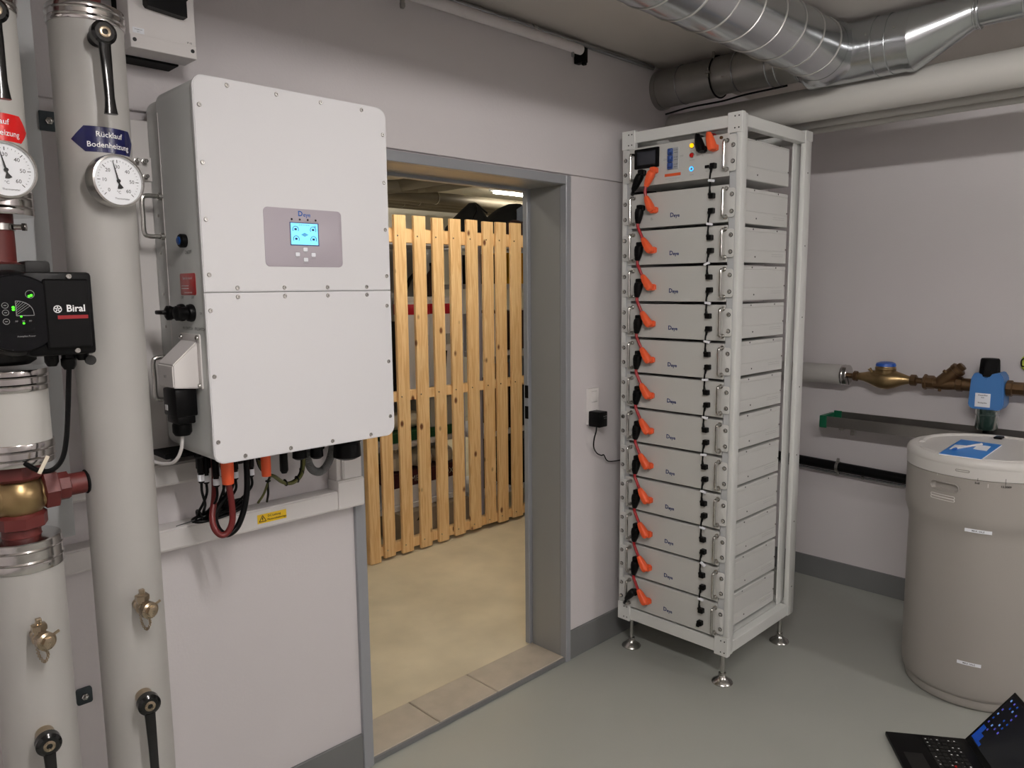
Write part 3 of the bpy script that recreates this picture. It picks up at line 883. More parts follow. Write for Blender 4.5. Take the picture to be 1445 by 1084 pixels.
# connector cover: sloped white hood on a flange
cv = []
bm = NB(); slab(bm, .112, .128, .006, (xl - .003, -.258, 1.4445), UXs, Z1, (.003, 0, 0), .0008); hood = part('connector_hood', bm, 'plastic_white', inv)
bm = NB(); prism(bm, [(0, 1.494), (-.060, 1.440), (-.060, 1.388), (0, 1.382)], (xl - .002, -.300, 0), X1, Z1, (0, .092, 0))
bmesh.ops.bevel(bm, geom=bm.edges[:], offset=.003, segments=2, affect='EDGES')
part('hood_body', bm, 'plastic_white', hood)
for yy, zz in ((-.212, 1.500), (-.304, 1.500), (-.304, 1.389), (-.212, 1.389)):
    bm = NB(); screw_bm(bm, (xl - .003, yy, zz), (-1, 0, 0), .0062, .005); part('screw', bm, 'steel', hood)
bm = NB(); text(bm, 'NET', .0085, (xl - .0627, -.254, 1.412), UXs, Z1); part('marking', bm, 'print_black', hood)
bm = NB()   # gland box and nut beneath the hood
box(bm, xl - .056, xl - .006, -.290, -.214, 1.318, 1.383, bev=.004)
box(bm, xl - .052, xl - .010, -.285, -.220, 1.300, 1.320, bev=.004)
lathe(bm, [(.017, 0), (.022, .008), (.022, .026), (.019, .032)], (xl - .031, -.252, 1.270), Z1, 12)
gl = part('cable_gland', bm, 'black_plastic', inv)
bm = NB(); slab(bm, .016, .013, .001, (xl - .0566, -.232, 1.337), UXs, Z1, (.001, 0, 0), .0001); part('cable_marker', bm, 'print_white', gl)
# wall brackets of the inverter
for zz, xx in ((1.902, IX0 - .038),):
    bm = NB(); box(bm, xx, IX0 + .012, -.0705, -.0655, zz - .027, zz + .030, bev=.001, seg=1)
    br = part('wall_bracket', bm, 'plastic_white', inv)
    for dx in (.010, .028):
        for dz in (-.017, .019):
            bm = NB(); lathe(bm, [(.0075, 0), (.0075, .006), (.005, .0065), (.005, .020), (.0035, .021)], (xx + dx, -.0705, zz + dz), (0, -1, 0), 6); part('bolt', bm, 'steel', br)
bm = NB()
for zz in (1.79, 1.70, 1.60, 1.52): lathe(bm, [(.0035, 0), (.0035, .002)], (IX0 + .004, -.105, zz), (-1, 0, 0), 10)
part('side_screw', bm, 'steel', inv, stuff=True)
# underside
bm = NB(); box(bm, IX0 - .040, IX1 - .04, -.165, -.075, IZ0 - .010, IZ0 + .003, bev=.002, seg=1); part('base_plate', bm, 'black_matt', inv)
def gland(x_, y_, r, h, m_='black_plastic'):
    bm = NB(); z_ = IZ0 - .008
    lathe(bm, [(r * 1.0, 0), (r * 1.05, -h * .25), (r * 1.05, -h * .3), (r * .9, -h * .35), (r * .95, -h * .9), (r * .6, -h)], (x_, y_, z_), Z1, 14)
    return part('cable_gland', bm, m_, inv)
gland(-3.010, -.20, .021, .052); gland(-2.958, -.20, .019, .058); gland(-2.861, -.20, .042, .075); gland(-2.925, -.16, .015, .045)
gland(-3.058, -.20, .012, .082)
gland(-3.09, -.15, .018, .05); gland(-3.15, -.13, .02, .05); gland(-3.245, -.13, .02, .05)

# cables below the inverter
t = thing('battery_lead', 'thick red cable looping down from an orange connector under the inverter', 'cable', (-3.24, -.25, 1.19))
bm = NB(); lathe(bm, [(.0150, 0), (.0155, -.012), (.0150, -.045), (.0140, -.066), (.0085, -.068)], (-3.239, -.258, 1.2), Z1, 20); part('orange_connector', bm, 'orange', t)
bm = NB(); tube(bm, [(-3.239, -.258, 1.138), (-3.231, -.250, 1.10), (-3.226, -.244, 1.055), (-3.229, -.242, 1.025), (-3.242, -.240, 1.004), (-3.257, -.236, 1.003), (-3.268, -.228, 1.022), (-3.266, -.216, 1.050), (-3.252, -.20, 1.085), (-3.235, -.17, 1.13), (-3.225, -.15, 1.195)], .0078, 12); part('cable', bm, 'cable_darkred', t)
t = thing('battery_lead', 'thick black cable looping down beside the red one under the inverter', 'cable', (-3.17, -.22, 1.19))
bm = NB(); tube(bm, [(-3.172, -.22, 1.202), (-3.172, -.22, 1.13), (-3.176, -.22, 1.085), (-3.188, -.22, 1.040), (-3.207, -.22, 1.005), (-3.232, -.218, .993), (-3.250, -.210, 1.010), (-3.252, -.198, 1.040), (-3.232, -.185, 1.066), (-3.205, -.175, 1.085), (-3.18, -.16, 1.13), (-3.18, -.15, 1.202)], .0075, 12); part('cable', bm, 'black_plastic', t)
t = thing('orange_connector', 'short orange connector stub under the inverter, right of the black cables', 'connector', (-3.119, -.22, 1.2))
bm = NB(); lathe(bm, [(.0125, 0), (.0130, -.012), (.0125, -.06), (.0117, -.075), (.009, -.076)], (-3.119, -.22, 1.2), Z1, 20); part('connector_body', bm, 'orange', t)
bm = NB(); lathe(bm, [(.0035, 0), (.0035, .002)], (-3.119, -.2333, 1.188), (0, -1, 0), 10); part('mark', bm, 'print_black', t)
for k, (px, py, zt_, ex) in enumerate(((-3.289, -.220, 1.202, -3.268), (-3.271, -.205, 1.202, -3.282), (-3.254, -.225, 1.202, -3.258), (-3.222, -.195, 1.202, -3.235), (-3.196, -.205, 1.202, -3.215), (-3.158, -.215, 1.202, -3.190), (-3.207, -.16, 1.202, -3.20))):
    t = thing('solar_cable', 'thin black plugged cable under the inverter, %s of seven from the left' % (('first', 'second', 'third', 'fourth', 'fifth', 'seventh', 'sixth')[k]), 'cable', (px, py, zt_), 'seven thin black plugged cables under the inverter')
    zl = (1.138, 1.130, 1.122, 1.135, 1.126, 1.128, 1.15)[k]
    bm = NB(); lathe(bm, [(.0085, 0), (.0085, zl - zt_ + .028), (.0068, zl - zt_ + .026), (.0074, zl - zt_ + .003), (.0045, zl - zt_)], (px, py, zt_), Z1, 12); part('plug_body', bm, 'black_plastic', t)
    bm = NB(); tube(bm, [(px, py, zl + .004), (px, py, zl - .022), ((px + ex) / 2, py + .012, 1.080), (ex, -.168, 1.048), (ex + .014, -.160, 1.040 + .003 * (k % 3))], .0034, 8); part('cable', bm, 'black_plastic', t)
    bm = NB(); lathe(bm, [(.0084, 0), (.0084, .016)], (px, py, zl + .006), Z1, 12); part('cable_tag', bm, 'paper', t)
t = thing('cable_coil', 'coiled bundle of thin black cables tied up below the inverter', 'cable', (-3.225, -.16, 1.03))
for k in range(5):
    bm = NB()
    a_, b_ = .062 + .003 * (k % 3), .008 + .002 * (k % 2)
    tube(bm, [(-3.226 + a_ * math.cos(q), -.160 + .013 * math.sin(q) + .004 * k - .008, 1.038 + b_ * math.sin(q + .4 * k) + .0015 * k + .006 * math.cos(q)) for q in [2 * PI * j / 28 for j in range(28)]], .0035, 8, smooth=False, closed=True)
    part('cable_loop', bm, 'black_plastic', t)
bm = NB(); tube(bm, [(-3.270, -.168, 1.036), (-3.30, -.165, 1.031), (-3.335, -.160, 1.026)], [.0026, .001], 6); part('tie_end', bm, 'print_black', t)
bm = NB(); ring(bm, (-3.275, -.16, 1.038), (1, 0, .2), .017, .0025, 20, 6); part('cable_tie', bm, 'black_plastic', t)
t = thing('flexible_conduit', 'grey corrugated flexible conduit looping under the right end of the inverter', 'conduit', (-2.93, -.18, 1.2))
pth = smooth_path([(-2.887, -.175, 1.20), (-2.893, -.175, 1.155), (-2.905, -.172, 1.118), (-2.926, -.17, 1.096), (-2.948, -.17, 1.098), (-2.965, -.17, 1.118), (-2.972, -.168, 1.16), (-2.972, -.165, 1.20)], 10)
bm = NB()
x_ = None
rr = []
for i in range(len(pth) - 1):
    for h_ in (0, .5):
        p = pth[i].lerp(pth[i + 1], h_)
        d = (pth[i + 1] - pth[i]).normalized()
        if x_ is None: x_, y_, _ = frame_of(d)
        x_ = (x_ - d * x_.dot(d)).normalized(); y_ = d.cross(x_)
        q = .0118 if h_ == 0 else .0100
        rr.append([bm.verts.new(p + (x_ * math.cos(2 * PI * k / 14) + y_ * math.sin(2 * PI * k / 14)) * q) for k in range(14)])
for a, b in zip(rr, rr[1:]):
    for k in range(14): bm.faces.new((a[k], a[(k + 1) % 14], b[(k + 1) % 14], b[k]))
part('hose', bm, 'conduit_grey', t)
t = thing('earth_wire', 'green-yellow earth wire tied with black ties below the inverter', 'wire', (-3.03, -.16, 1.1))
for dy, m_ in ((-.004, 'earth_green'), (.004, 'black_plastic')):
    bm = NB(); tube(bm, [(-2.988, -.18 + dy, 1.165), (-2.985, -.165 + dy, 1.110), (-2.995, -.16 + dy, 1.086), (-3.018, -.16 + dy, 1.076), (-3.042, -.16 + dy, 1.082), (-3.066, -.158 + dy, 1.103), (-3.083, -.15 + dy, 1.112), (-3.098, -.14 + dy, 1.14), (-3.10, -.13 + dy, 1.2)], .0048, 8); part('wire', bm, m_, t)
for p in ((-2.986, -.163, 1.105), (-3.0, -.16, 1.083), (-3.035, -.16, 1.080)):
    bm = NB(); ring(bm, p, (1, 0, .2), .0085, .0022, 16, 6); part('cable_tie', bm, 'black_plastic', t)
t = thing('earth_wire', 'two short green wires hanging from the trunking below the inverter', 'wire', (-3.06, -.1, 1.08))
for e_, m_ in (((-3.073, -.067, 1.012), 'earth_green'), ((-3.046, -.067, 1.010), 'black_plastic')):
    bm = NB(); tube(bm, [(-3.066, -.150, 1.104), (-3.060, -.125, 1.098), (-3.059, -.105, 1.075), ((e_[0] - 3.059) / 2, -.09, 1.04), e_], .0034, 8); part('wire', bm, m_, t)
bm = NB(); ring(bm, (-3.0595, -.107, 1.08), Z1, .006, .002, 14, 6); part('cable_tie', bm, 'black_plastic', t)
t = thing('network_cable', 'thin white cable from the black gland on the inverter flank to the wall', 'cable', (-3.33, -.2, 1.25))
bm = NB(); tube(bm, [(xl - .031, -.252, 1.276), (xl - .036, -.250, 1.235), (xl - .046, -.230, 1.205), (xl - .060, -.19, 1.196), (xl - .082, -.13, 1.205), (xl - .10, -.07, 1.215)], .0042, 8); part('cable', bm, 'plastic_white', t)

# ================================================================== white cable trunking on the wall
t = thing('cable_trunking', 'white cable trunking running level below the inverter and up at its right', 'trunking', (-3.1, -.03, .93))
def trunk(x0, x1, z0, z1, lid='front'):
    bm = NB(); box(bm, x0, x1, -.060, -.001, z0, z1, bev=.003, seg=2)
    b_ = part('trunk', bm, 'trunk_white', t)
    bm = NB()
    if x1 - x0 > z1 - z0: box(bm, x0, x1, -.0625, -.058, z0 + .004, z1 - .004, bev=.002, seg=1)
    else: box(bm, x0 + .004, x1 - .004, -.0625, -.058, z0, z1, bev=.002, seg=1)
    part('trunk_lid', bm, 'trunk_white', b_)
trunk(-3.68, -2.812, .932, .992)
trunk(-2.810, -2.716, .930, 1.022)
trunk(-2.792, -2.722, 1.024, 2.03)
bm = NB(); box(bm, -2.806, -2.772, -.050, -.001, .994, 1.20, bev=.002, seg=1); part('trunk', bm, 'trunk_white', t)
t = thing('cable_trunking', 'short level white cable trunking behind the cables below the inverter', 'trunking', (-3.4, -.03, 1.1))
trunk(-3.68, -3.13, 1.106, 1.165)
t = thing('cable_trunking', 'upright white cable trunking between return pipe and inverter', 'trunking', (-3.35, -.03, 1.2))
bm = NB(); box(bm, -3.372, -3.300, -.0640, -.0012, 1.168, 2.02, bev=.003); b_ = part('trunk', bm, 'trunk_white', t)
bm = NB(); box(bm, -3.369, -3.303, -.0660, -.062, 1.169, 2.019, bev=.002, seg=1); part('trunk_lid', bm, 'trunk_white', b_)
# yellow warning label stuck on the trunking: flat print, thing of its own
t = thing('warning_label', 'yellow warning label with black triangle on the white trunking', 'label', (-3.031, -.0635, .962))
bm = NB(); slab(bm, .089, .026, .0006, (-3.031, -.0637, .962), X1, Z1, (0, .001, 0), .0001); part('label_face', bm, 'sign_yellow', t)
bm = NB()
tri = [(-.0105, -.008), (.0105, -.008), (0, .0095)]
for a, b in zip(tri, tri[1:] + tri[:1]):
    tube(bm, [(-3.060 + a[0], -.0639, .962 + a[1]), (-3.060 + b[0], -.0639, .962 + b[1])], .0011, 5, smooth=False)
prism(bm, [(-.001, .005), (.002, .005), (.0005, .001), (.0025, .001), (-.0015, -.006), (-.0005, -.0012), (-.0025, -.0012)], (-3.060, -.0638, .961), X1, Z1, (0, -.0003, 0))
part('warning_triangle', bm, 'print_black', t)
bm = NB(); text(bm, 'DC-Leitung', .0085, (-3.0245, -.0640, .967), X1, Z1, bold=.02); text(bm, 'Photovoltaikanlage', .0078, (-3.0165, -.0640, .9565), X1, Z1, bold=.02); part('lettering', bm, 'print_black', t)
#@@PART3
# ================================================================== insulated heating pipes on the left
P2X, P2Y, PR = -3.504, -.327, .0675
P1X, P1Y = -3.693, -.327
def on_pipe(cx, cy, r, phi0):
    """maps (arc length, height offset) on a pipe's jacket; phi0 in degrees"""
    def f(a, b, z0=0.0, lift=0.0):
        q = math.radians(phi0) + a / r
        return V((cx + (r + lift) * math.cos(q), cy + (r + lift) * math.sin(q), z0 + b))
    return f

def jacket(bm, cx, cy, z0, z1, r=PR):
    n = max(2, int((z1 - z0) / .25))
    prof = [(r * .97, z0), (r, z0 + .002)] + [(r, z0 + (z1 - z0) * k / n) for k in range(1, n)] + [(r, z1 - .002), (r * .97, z1)]
    return lathe(bm, prof, (cx, cy, 0), Z1, 56)

def foil_collar(bm, cx, cy, z0, z1, r=PR + .0015):
    prof = [(r * .5, z0), (r, z0), (r + .001, z0 + .002)]
    for f in (.3, .68):
        zz = z0 + (z1 - z0) * f
        prof += [(r + .0005, zz - .0025), (r + .0026, zz), (r + .0005, zz + .0025)]
    prof += [(r + .001, z1 - .002), (r, z1), (r * .5, z1)]
    return lathe(bm, prof, (cx, cy, 0), Z1, 56)

def lever(parent, cx, cy, z, L, phi, stem=.042):
    """valve stem, hub and long black lever hanging straight down"""
    q = math.radians(phi)
    d = V((math.cos(q), math.sin(q), 0))
    s = V((-d.y, d.x, 0))
    p = V((cx, cy, z)) + d * PR
    bm = NB(); lathe(bm, [(.017, -.004), (.017, stem * .55), (.013, stem * .6), (.013, stem)], p, d, 20); st = part('valve_stem', bm, 'nickel' if z < 1 else 'black_plastic', parent)
    hub = p + d * stem
    bm = NB(); lathe(bm, [(.018, -.016), (.0225, -.010), (.0225, .007), (.017, .012), (0.0, .012)], hub, d, 26)
    sec = [(0, .0, .012, .006), (.03, .002, .0105, .006), (.05, .005, .010, .0065), (.09, .008, .009, .0065), (L - .03, .010, .0085, .006), (L - .012, .011, .010, .007), (L, .011, .012, .0075)]
    prev = None
    for dz, out, wd, th_ in sec:
        c = hub + d * (.002 + out) - V((0, 0, dz))
        rg = [bm.verts.new(c + s * wd * math.copysign(abs(math.cos(a)) ** .6, math.cos(a)) + d * th_ * math.copysign(abs(math.sin(a)) ** .6, math.sin(a))) for a in [2 * PI * k / 16 for k in range(16)]]
        if prev:
            for k in range(16): bm.faces.new((prev[k], prev[(k + 1) % 16], rg[(k + 1) % 16], rg[k]))
        prev = rg
    bm.faces.new(prev)
    lv = part('valve_lever', bm, 'black_gloss', parent)
    bm = NB(); lathe(bm, [(.0105, .0), (.0105, .0138), (.009, .0145), (.0055, .0145), (.005, .011), (0, .011)], hub, d, 20); part('lever_nut', bm, 'nickel', lv)
    bm = NB(); box(bm, -.0055, .0055, -.0004, .0004, -.008, .008)
    return lv

def wrap_label(parent, cx, cy, z, phi, pts, m_, lines, size):
    f = on_pipe(cx, cy, PR, phi)
    bm = NB()
    # flat sticker bent round the jacket: strips between x stations
    xs_ = sorted({p[0] for p in pts} | {min(p[0] for p in pts) + (max(p[0] for p in pts) - min(p[0] for p in pts)) * k / 24 for k in range(25)})
    def span(a):
        ys = []
        for (x0, y0), (x1, y1) in zip(pts, pts[1:] + pts[:1]):
            if x0 != x1 and min(x0, x1) - 1e-9 <= a <= max(x0, x1) + 1e-9: ys.append(y0 + (y1 - y0) * (a - x0) / (x1 - x0))
        return min(ys), max(ys)
    cols = []
    for a in xs_:
        lo, hi = span(a)
        cols.append((bm.verts.new(f(a, lo, z, .0006)), bm.verts.new(f(a, hi + 1e-5, z, .0006))))
    for A, B in zip(cols, cols[1:]): bm.faces.new((A[0], B[0], B[1], A[1]))
    lb = part('flow_label', bm, m_, parent, label=('blue arrow label reading Rücklauf Bodenheizung' if m_ == 'sign_blue' else 'red arrow label reading Vorlauf Bodenheizung'))
    bm = NB()
    for s_, dx, dz in lines: text(bm, s_, size, (0, 0, 0), X1, Z1, bold=.008, fn=lambda a, b: f(a + dx, b + dz, z, .0011))
    part('lettering', bm, 'print_white', lb)

ret = thing('heating_pipe', 'tall pale grey insulated heating pipe with blue arrow label, beside the inverter', 'pipe', (P2X, P2Y, 0))
bm = NB(); jacket(bm, P2X, P2Y, 0, 2.131); part('insulation_jacket', bm, 'jacket_grey', ret)
bm = NB(); foil_collar(bm, P2X, P2Y, 2.128, 2.162); part('foil_collar', bm, 'foil', ret)
bm = NB(); cyl(bm, (P2X, P2Y, 2.15), (P2X, P2Y, CEIL), .03, 28); part('bare_pipe', bm, 'primer_red', ret)
lever(ret, P2X, P2Y, 2.094, .150, -92)
lever(ret, P2X, P2Y, .742, .175, -96)
wrap_label(ret, P2X, P2Y, 1.9035, -86.0, [(-.0675, 0), (-.042, .0255), (.050, .0255), (.0655, .004), (.050, -.0235), (-.042, -.0235)], 'sign_blue', (('Rücklauf', .003, .0105), ('Bodenheizung', .003, -.0095)), .0148)
sup = thing('heating_pipe', 'pale grey insulated heating pipe at the left edge, interrupted by the black pump', 'pipe', (P1X, P1Y, 0))
bm = NB(); jacket(bm, P1X, P1Y, 1.79, 2.122); part('insulation_jacket', bm, 'jacket_white', sup)
bm = NB(); foil_collar(bm, P1X, P1Y, 2.120, 2.158); part('foil_collar', bm, 'foil', sup)
bm = NB(); cyl(bm, (P1X, P1Y, 2.15), (P1X, P1Y, CEIL), .03, 28); part('bare_pipe', bm, 'primer_red', sup)
bm = NB(); foil_collar(bm, P1X, P1Y, 1.752, 1.796); part('foil_collar', bm, 'foil', sup)
bm = NB(); lathe(bm, [(.034, 1.655), (.034, 1.76)], (P1X, P1Y, 0), Z1, 32); lathe(bm, [(.046, 1.645), (.046, 1.662), (.034, 1.666)], (P1X, P1Y, 0), Z1, 8); part('bare_pipe', bm, 'primer_red', sup)
bm = NB(); lathe(bm, [(.0345, 1.724), (.0368, 1.725), (.0368, 1.737), (.0345, 1.738)], (P1X, P1Y, 0), Z1, 36); cl = part('hose_clamp', bm, 'steel', sup)
bm = NB(); cyl(bm, (P1X + .030, P1Y - .024, 1.731), (P1X + .048, P1Y - .034, 1.731), .005, 10); lathe(bm, [(.008, 0), (.008, .006)], (P1X + .042, P1Y - .031, 1.731), (.8, -.5, 0), 6); part('clamp_bolt', bm, 'steel', cl)
lever(sup, P1X, P1Y, 2.094, .150, -85)
bm = NB(); foil_collar(bm, P1X, P1Y, 1.421, 1.462); part('foil_collar', bm, 'foil', sup)
bm = NB(); jacket(bm, P1X, P1Y, 1.318, 1.424, .0665); part('insulation_jacket', bm, 'jacket_white', sup)
bm = NB(); foil_collar(bm, P1X, P1Y, 1.278, 1.321); part('foil_collar', bm, 'foil', sup)
bm = NB(); jacket(bm, P1X, P1Y, 0, 1.076); part('insulation_jacket', bm, 'jacket_grey', sup)
bm = NB(); lathe(bm, [(PR + .0015, 1.069), (PR + .0025, 1.071), (PR + .001, 1.085), (PR + .0032, 1.088), (PR + .001, 1.091), (PR + .001, 1.108), (PR + .0032, 1.111), (PR + .001, 1.114), (PR + .001, 1.126), (PR - .001, 1.128), (.030, 1.131)], (P1X, P1Y, 0), Z1, 56); part('foil_collar', bm, 'foil', sup)
lever(sup, P1X, P1Y, .738, .19, -95)
wrap_label(sup, P1X, P1Y, 1.906, -80.8, [(.0675, 0), (.042, .0255), (-.050, .0255), (-.0655, .004), (-.050, -.0235), (.042, -.0235)], 'sign_red', (('Vorlauf', -.004, .0105), ('Bodenheizung', -.004, -.0095)), .0148)

# ---- dial thermometers
def thermometer(c, phi, label, R=.051):
    c = V(c); q = math.radians(phi)
    d = V((math.cos(q), math.sin(q), 0)); ux = V((-d.y, d.x, 0)); uy = V((0, 0, 1))
    t = thing('dial_thermometer', label, 'thermometer', c, 'round dial thermometers on the heating pipes')
    bm = NB(); lathe(bm, [(.010, -.06), (.010, -.034), (.022, -.034), (R - .004, -.032), (R, -.028), (R, -.002), (R - .001, .002), (R - .0045, .003), (R - .0055, .0), (R - .0055, -.004)], c, d, 48, caps=True); part('case', bm, 'steel', t)
    bm = NB(); lathe(bm, [(R - .0055, -.0035), (R - .0055, -.0025)], c, d, 48); dl = part('dial', bm, 'gauge_dial', t)
    bm = NB()
    for k in range(7):
        a = math.radians(225 - 45 * k)
        p = c + (ux * math.cos(a) + uy * math.sin(a)) * .0265 + d * -.0021
        text(bm, str(10 * k), .0098, p, ux, uy)
        a1, a2 = c + (ux * math.cos(a) + uy * math.sin(a)) * .034 + d * -.0021, c + (ux * math.cos(a) + uy * math.sin(a)) * .040 + d * -.0021
        tube(bm, [a1, a2], .0006, 4, smooth=False)
        for j in range(1, 5):
            if k == 6: break
            b_ = a - math.radians(9 * j)
            tube(bm, [c + (ux * math.cos(b_) + uy * math.sin(b_)) * .037 + d * -.0021, c + (ux * math.cos(b_) + uy * math.sin(b_)) * .0395 + d * -.0021], .0003, 4, smooth=False)
    text(bm, '°C', .0075, c + uy * -.022 + d * -.0021, ux, uy)
    text(bm, 'Thermometer', .0050, c + uy * -.034 + ux * .006 + d * -.0021, ux, uy)
    box(bm, -.0001, .0001, -.0001, .0001, -.0001, .0001) if 0 else None
    part('scale', bm, 'print_black', dl)
    bm = NB()
    a = math.radians(103)
    w1 = ux * math.cos(a) + uy * math.sin(a); w2 = ux * -math.sin(a) + uy * math.cos(a)
    prism(bm, [(.039, .0003), (.0, .0016), (-.006, .0016), (-.014, .006), (-.0155, -.0), (-.014, -.006), (-.006, -.0016), (0, -.0016), (.039, -.0003)], c + d * -.0012, w1, w2, d * .0008)
    lathe(bm, [(.0035, -.001), (.0035, .001)], c, d, 16)
    part('needle', bm, 'print_black', t)
    return t
thermometer((-3.497, -.430, 1.823), -82, 'round steel dial thermometer below the blue arrow label')
thermometer((-3.684, -.430, 1.826), -84, 'round steel dial thermometer below the red arrow label')

# ---- drain cocks with cap and chain
def drain(cx, cy, z, phi, label):
    q = math.radians(phi); d = V((math.cos(q), math.sin(q), 0)); s = V((-d.y, d.x, 0))
    p = V((cx, cy, z)) + d * PR
    t = thing('drain_cock', label, 'valve', p, 'brass drain cocks on the heating pipes')
    bm = NB(); lathe(bm, [(.013, -.003), (.013, .010), (.010, .012), (.010, .018), (.0135, .022), (.015, .030), (.0135, .038), (.010, .042), (.010, .048)], p, d, 20); part('valve_body', bm, 'nickel', t)
    c = p + d * .030
    bm = NB(); lathe(bm, [(.012, .004), (.012, .016), (.0145, .017), (.0145, .027), (.012, .029), (.006, .030), (.006, .038)], c, (0, 0, 1), 6); box(bm, c.x - .005, c.x + .005, c.y - .005, c.y + .005, c.z + .028, c.z + .040, bev=.001, seg=1); part('spindle', bm, 'nickel', t)
    c2 = p + d * .046 + s * .004
    bm = NB(); lathe(bm, [(.0165, -.004), (.0175, 0), (.0175, .012), (.013, .015), (.013, .016)], c2, (d + s * .25), 28); lathe(bm, [(.0105, .014), (.0105, .021), (.006, .022), (0, .022)], c2, (d + s * .25), 6); part('cap', bm, 'nickel', t)
    bm = NB(); box(bm, -.009, .009, -.0012, .0012, -.003, .003, bev=.001, seg=1)
    bmesh.ops.transform(bm, matrix=M.Translation(c2 + s * .019 + V((0, 0, .008))) @ M.Rotation(q + PI / 2, 4, 'Z') @ M.Rotation(math.radians(-28), 4, 'Y'), verts=bm.verts)
    part('cap_tab', bm, 'nickel', t)
    ch = smooth_path([c + V((0, 0, -.014)) - s * .006, c + d * .002 - s * .004 + V((0, 0, -.034)), c + d * .004 + s * .004 + V((0, 0, -.048)), c + d * .008 + s * .010 + V((0, 0, -.034)), c2 + V((0, 0, -.016))], 6)
    bm = NB()
    for i, pp in enumerate(ch[::1]):
        ring(bm, pp, (s if i % 2 else d), .0024, .0008, 10, 4)
    part('chain', bm, 'nickel', t)
drain(P2X, P2Y, .950, -93, 'brass drain cock with hanging chain on the pipe next to the inverter')
drain(P1X, P1Y, .948, -93, 'brass drain cock with hanging chain on the leftmost pipe')

# ---- circulation pump
pump = thing('circulation_pump', 'black circulation pump with green lights and square terminal box at the left edge', 'pump', (P1X, P1Y, 1.55))
bm = NB(); lathe(bm, [(.040, 1.470), (.052, 1.478), (.052, 1.492), (.043, 1.496), (.050, 1.52), (.066, 1.55), (.066, 1.60), (.050, 1.632), (.043, 1.640), (.056, 1.644), (.056, 1.660), (.04, 1.662)], (P1X, P1Y, 0), Z1, 40); part('pump_housing', bm, 'cast_dark', pump)
for sx in (-1, 1):
    bm = NB(); box(bm, P1X + sx * .058 - .022, P1X + sx * .058 + .022, P1Y - .045, P1Y + .02, 1.640, 1.668, bev=.006); part('shell_half', bm, 'cast_dark', pump)
bm = NB(); lathe(bm, [(.070, -.015), (.078, 0), (.078, .085), (.074, .105), (.069, .114)], (P1X - .004, P1Y - .03, 1.571), (0, -1, 0), 56); part('motor', bm, 'pump_black', pump)
bm = NB(); lathe(bm, [(.0690, 0), (.0690, .012), (.066, .0160), (0, .0162)], (P1X - .004, P1Y - .143, 1.571), (0, -1, 0), 56); face = part('control_face', bm, 'pump_face', pump)
bm = NB(); box(bm, P1X + .008, -3.5735, -.480, -.375, 1.4925, 1.6445, bev=.007); tb = part('terminal_box', bm, 'pump_black', pump)
bm = NB(); box(bm, -3.656, -3.582, -.4885, -.470, 1.506, 1.632, bev=.003, seg=1); part('box_lid', bm, 'pump_black', tb)
for x_, z_ in ((-3.612, 1.6365), (-3.607, 1.5005)):
    bm = NB(); screw_bm(bm, (x_, -.4803, z_), (0, -1, 0), .0052, .003); part('screw', bm, 'steel', tb)
yf = -.4892
bm = NB(); text(bm, 'Biral', .0175, (-3.6065, yf, 1.578), X1, Z1, bold=.02); part('logo', bm, 'print_white', tb)
bm = NB(); ring(bm, (-3.6365, yf, 1.5775), (0, -1, 0), .0062, .0008, 24, 5)
for k in range(5):
    a = 2 * PI * k / 5
    tube(bm, [(-3.6365 + .0012 * math.cos(a), yf, 1.5775 + .0012 * math.sin(a)), (-3.6365 + .0052 * math.cos(a + .35), yf, 1.5775 + .0052 * math.sin(a + .35))], .0010, 5, smooth=False)
part('emblem', bm, 'print_white', tb)
bm = NB(); box(bm, -3.637, -3.587, yf, yf + .002, 1.5595, 1.566); part('colour_bar', bm, 'print_redbar', tb)
yq = -.4867
for x_, z_, r_ in ((-3.6755, 1.6030, .0022), (-3.6790, 1.6015, .0020), (-3.7045, 1.5825, .0022), (-3.7045, 1.5785, .0022), (-3.6935, 1.5660, .0016), (-3.6905, 1.5540, .0018)):
    bm = NB(); lathe(bm, [(r_, 0), (r_, .0010), (r_ * .6, .0016), (0, .0016)], (x_, yq + .001, z_), (0, -1, 0), 12); part('status_light', bm, 'led_green', face)
bm = NB()
ox, oz, lx, lz = -3.7005, 1.5675, .027, .026
tube(bm, [(ox, yq, oz), (ox, yq, oz + lz)], .0006, 4, smooth=False); tube(bm, [(ox, yq, oz), (ox + lx, yq, oz)], .0006, 4, smooth=False)
arc = [(ox + lx * math.sin(a), yq, oz + lz * math.cos(a) ** .8) for a in [PI / 2 * k / 10 for k in range(10)]] + [(ox + lx, yq, oz)]
tube(bm, arc, .0006, 4, smooth=False)
for k in range(1, 7): tube(bm, [(ox, yq, oz + lz * (.9 - .14 * k)), arc[k]], .0004, 4, smooth=False)
for k, z_ in enumerate((1.586, 1.5735, 1.558)):
    ring(bm, (-3.7165, yq, z_), (0, -1, 0), .0048, .0005, 20, 4); tube(bm, [(-3.7185, yq, z_), (-3.7145, yq, z_)], .0008, 4, smooth=False)
ring(bm, (-3.6775, yq, 1.6050), (0, -1, 0), .0068, .0005, 22, 4)
for k in range(3): text(bm, 'PP', .0042, (-3.7010 + .0105 * k, yq, 1.5575), X1, Z1)
text(bm, 'Autopilot Power', .0042, (-3.688, yq, 1.531), X1, Z1)
part('face_print', bm, 'print_grey', face)
bm = NB(); slab(bm, .020, .012, .003, (-3.6835, yq + .0006, 1.542), X1, Z1, (0, .001, 0), .0003); part('sensor_window', bm, 'pump_black', face)
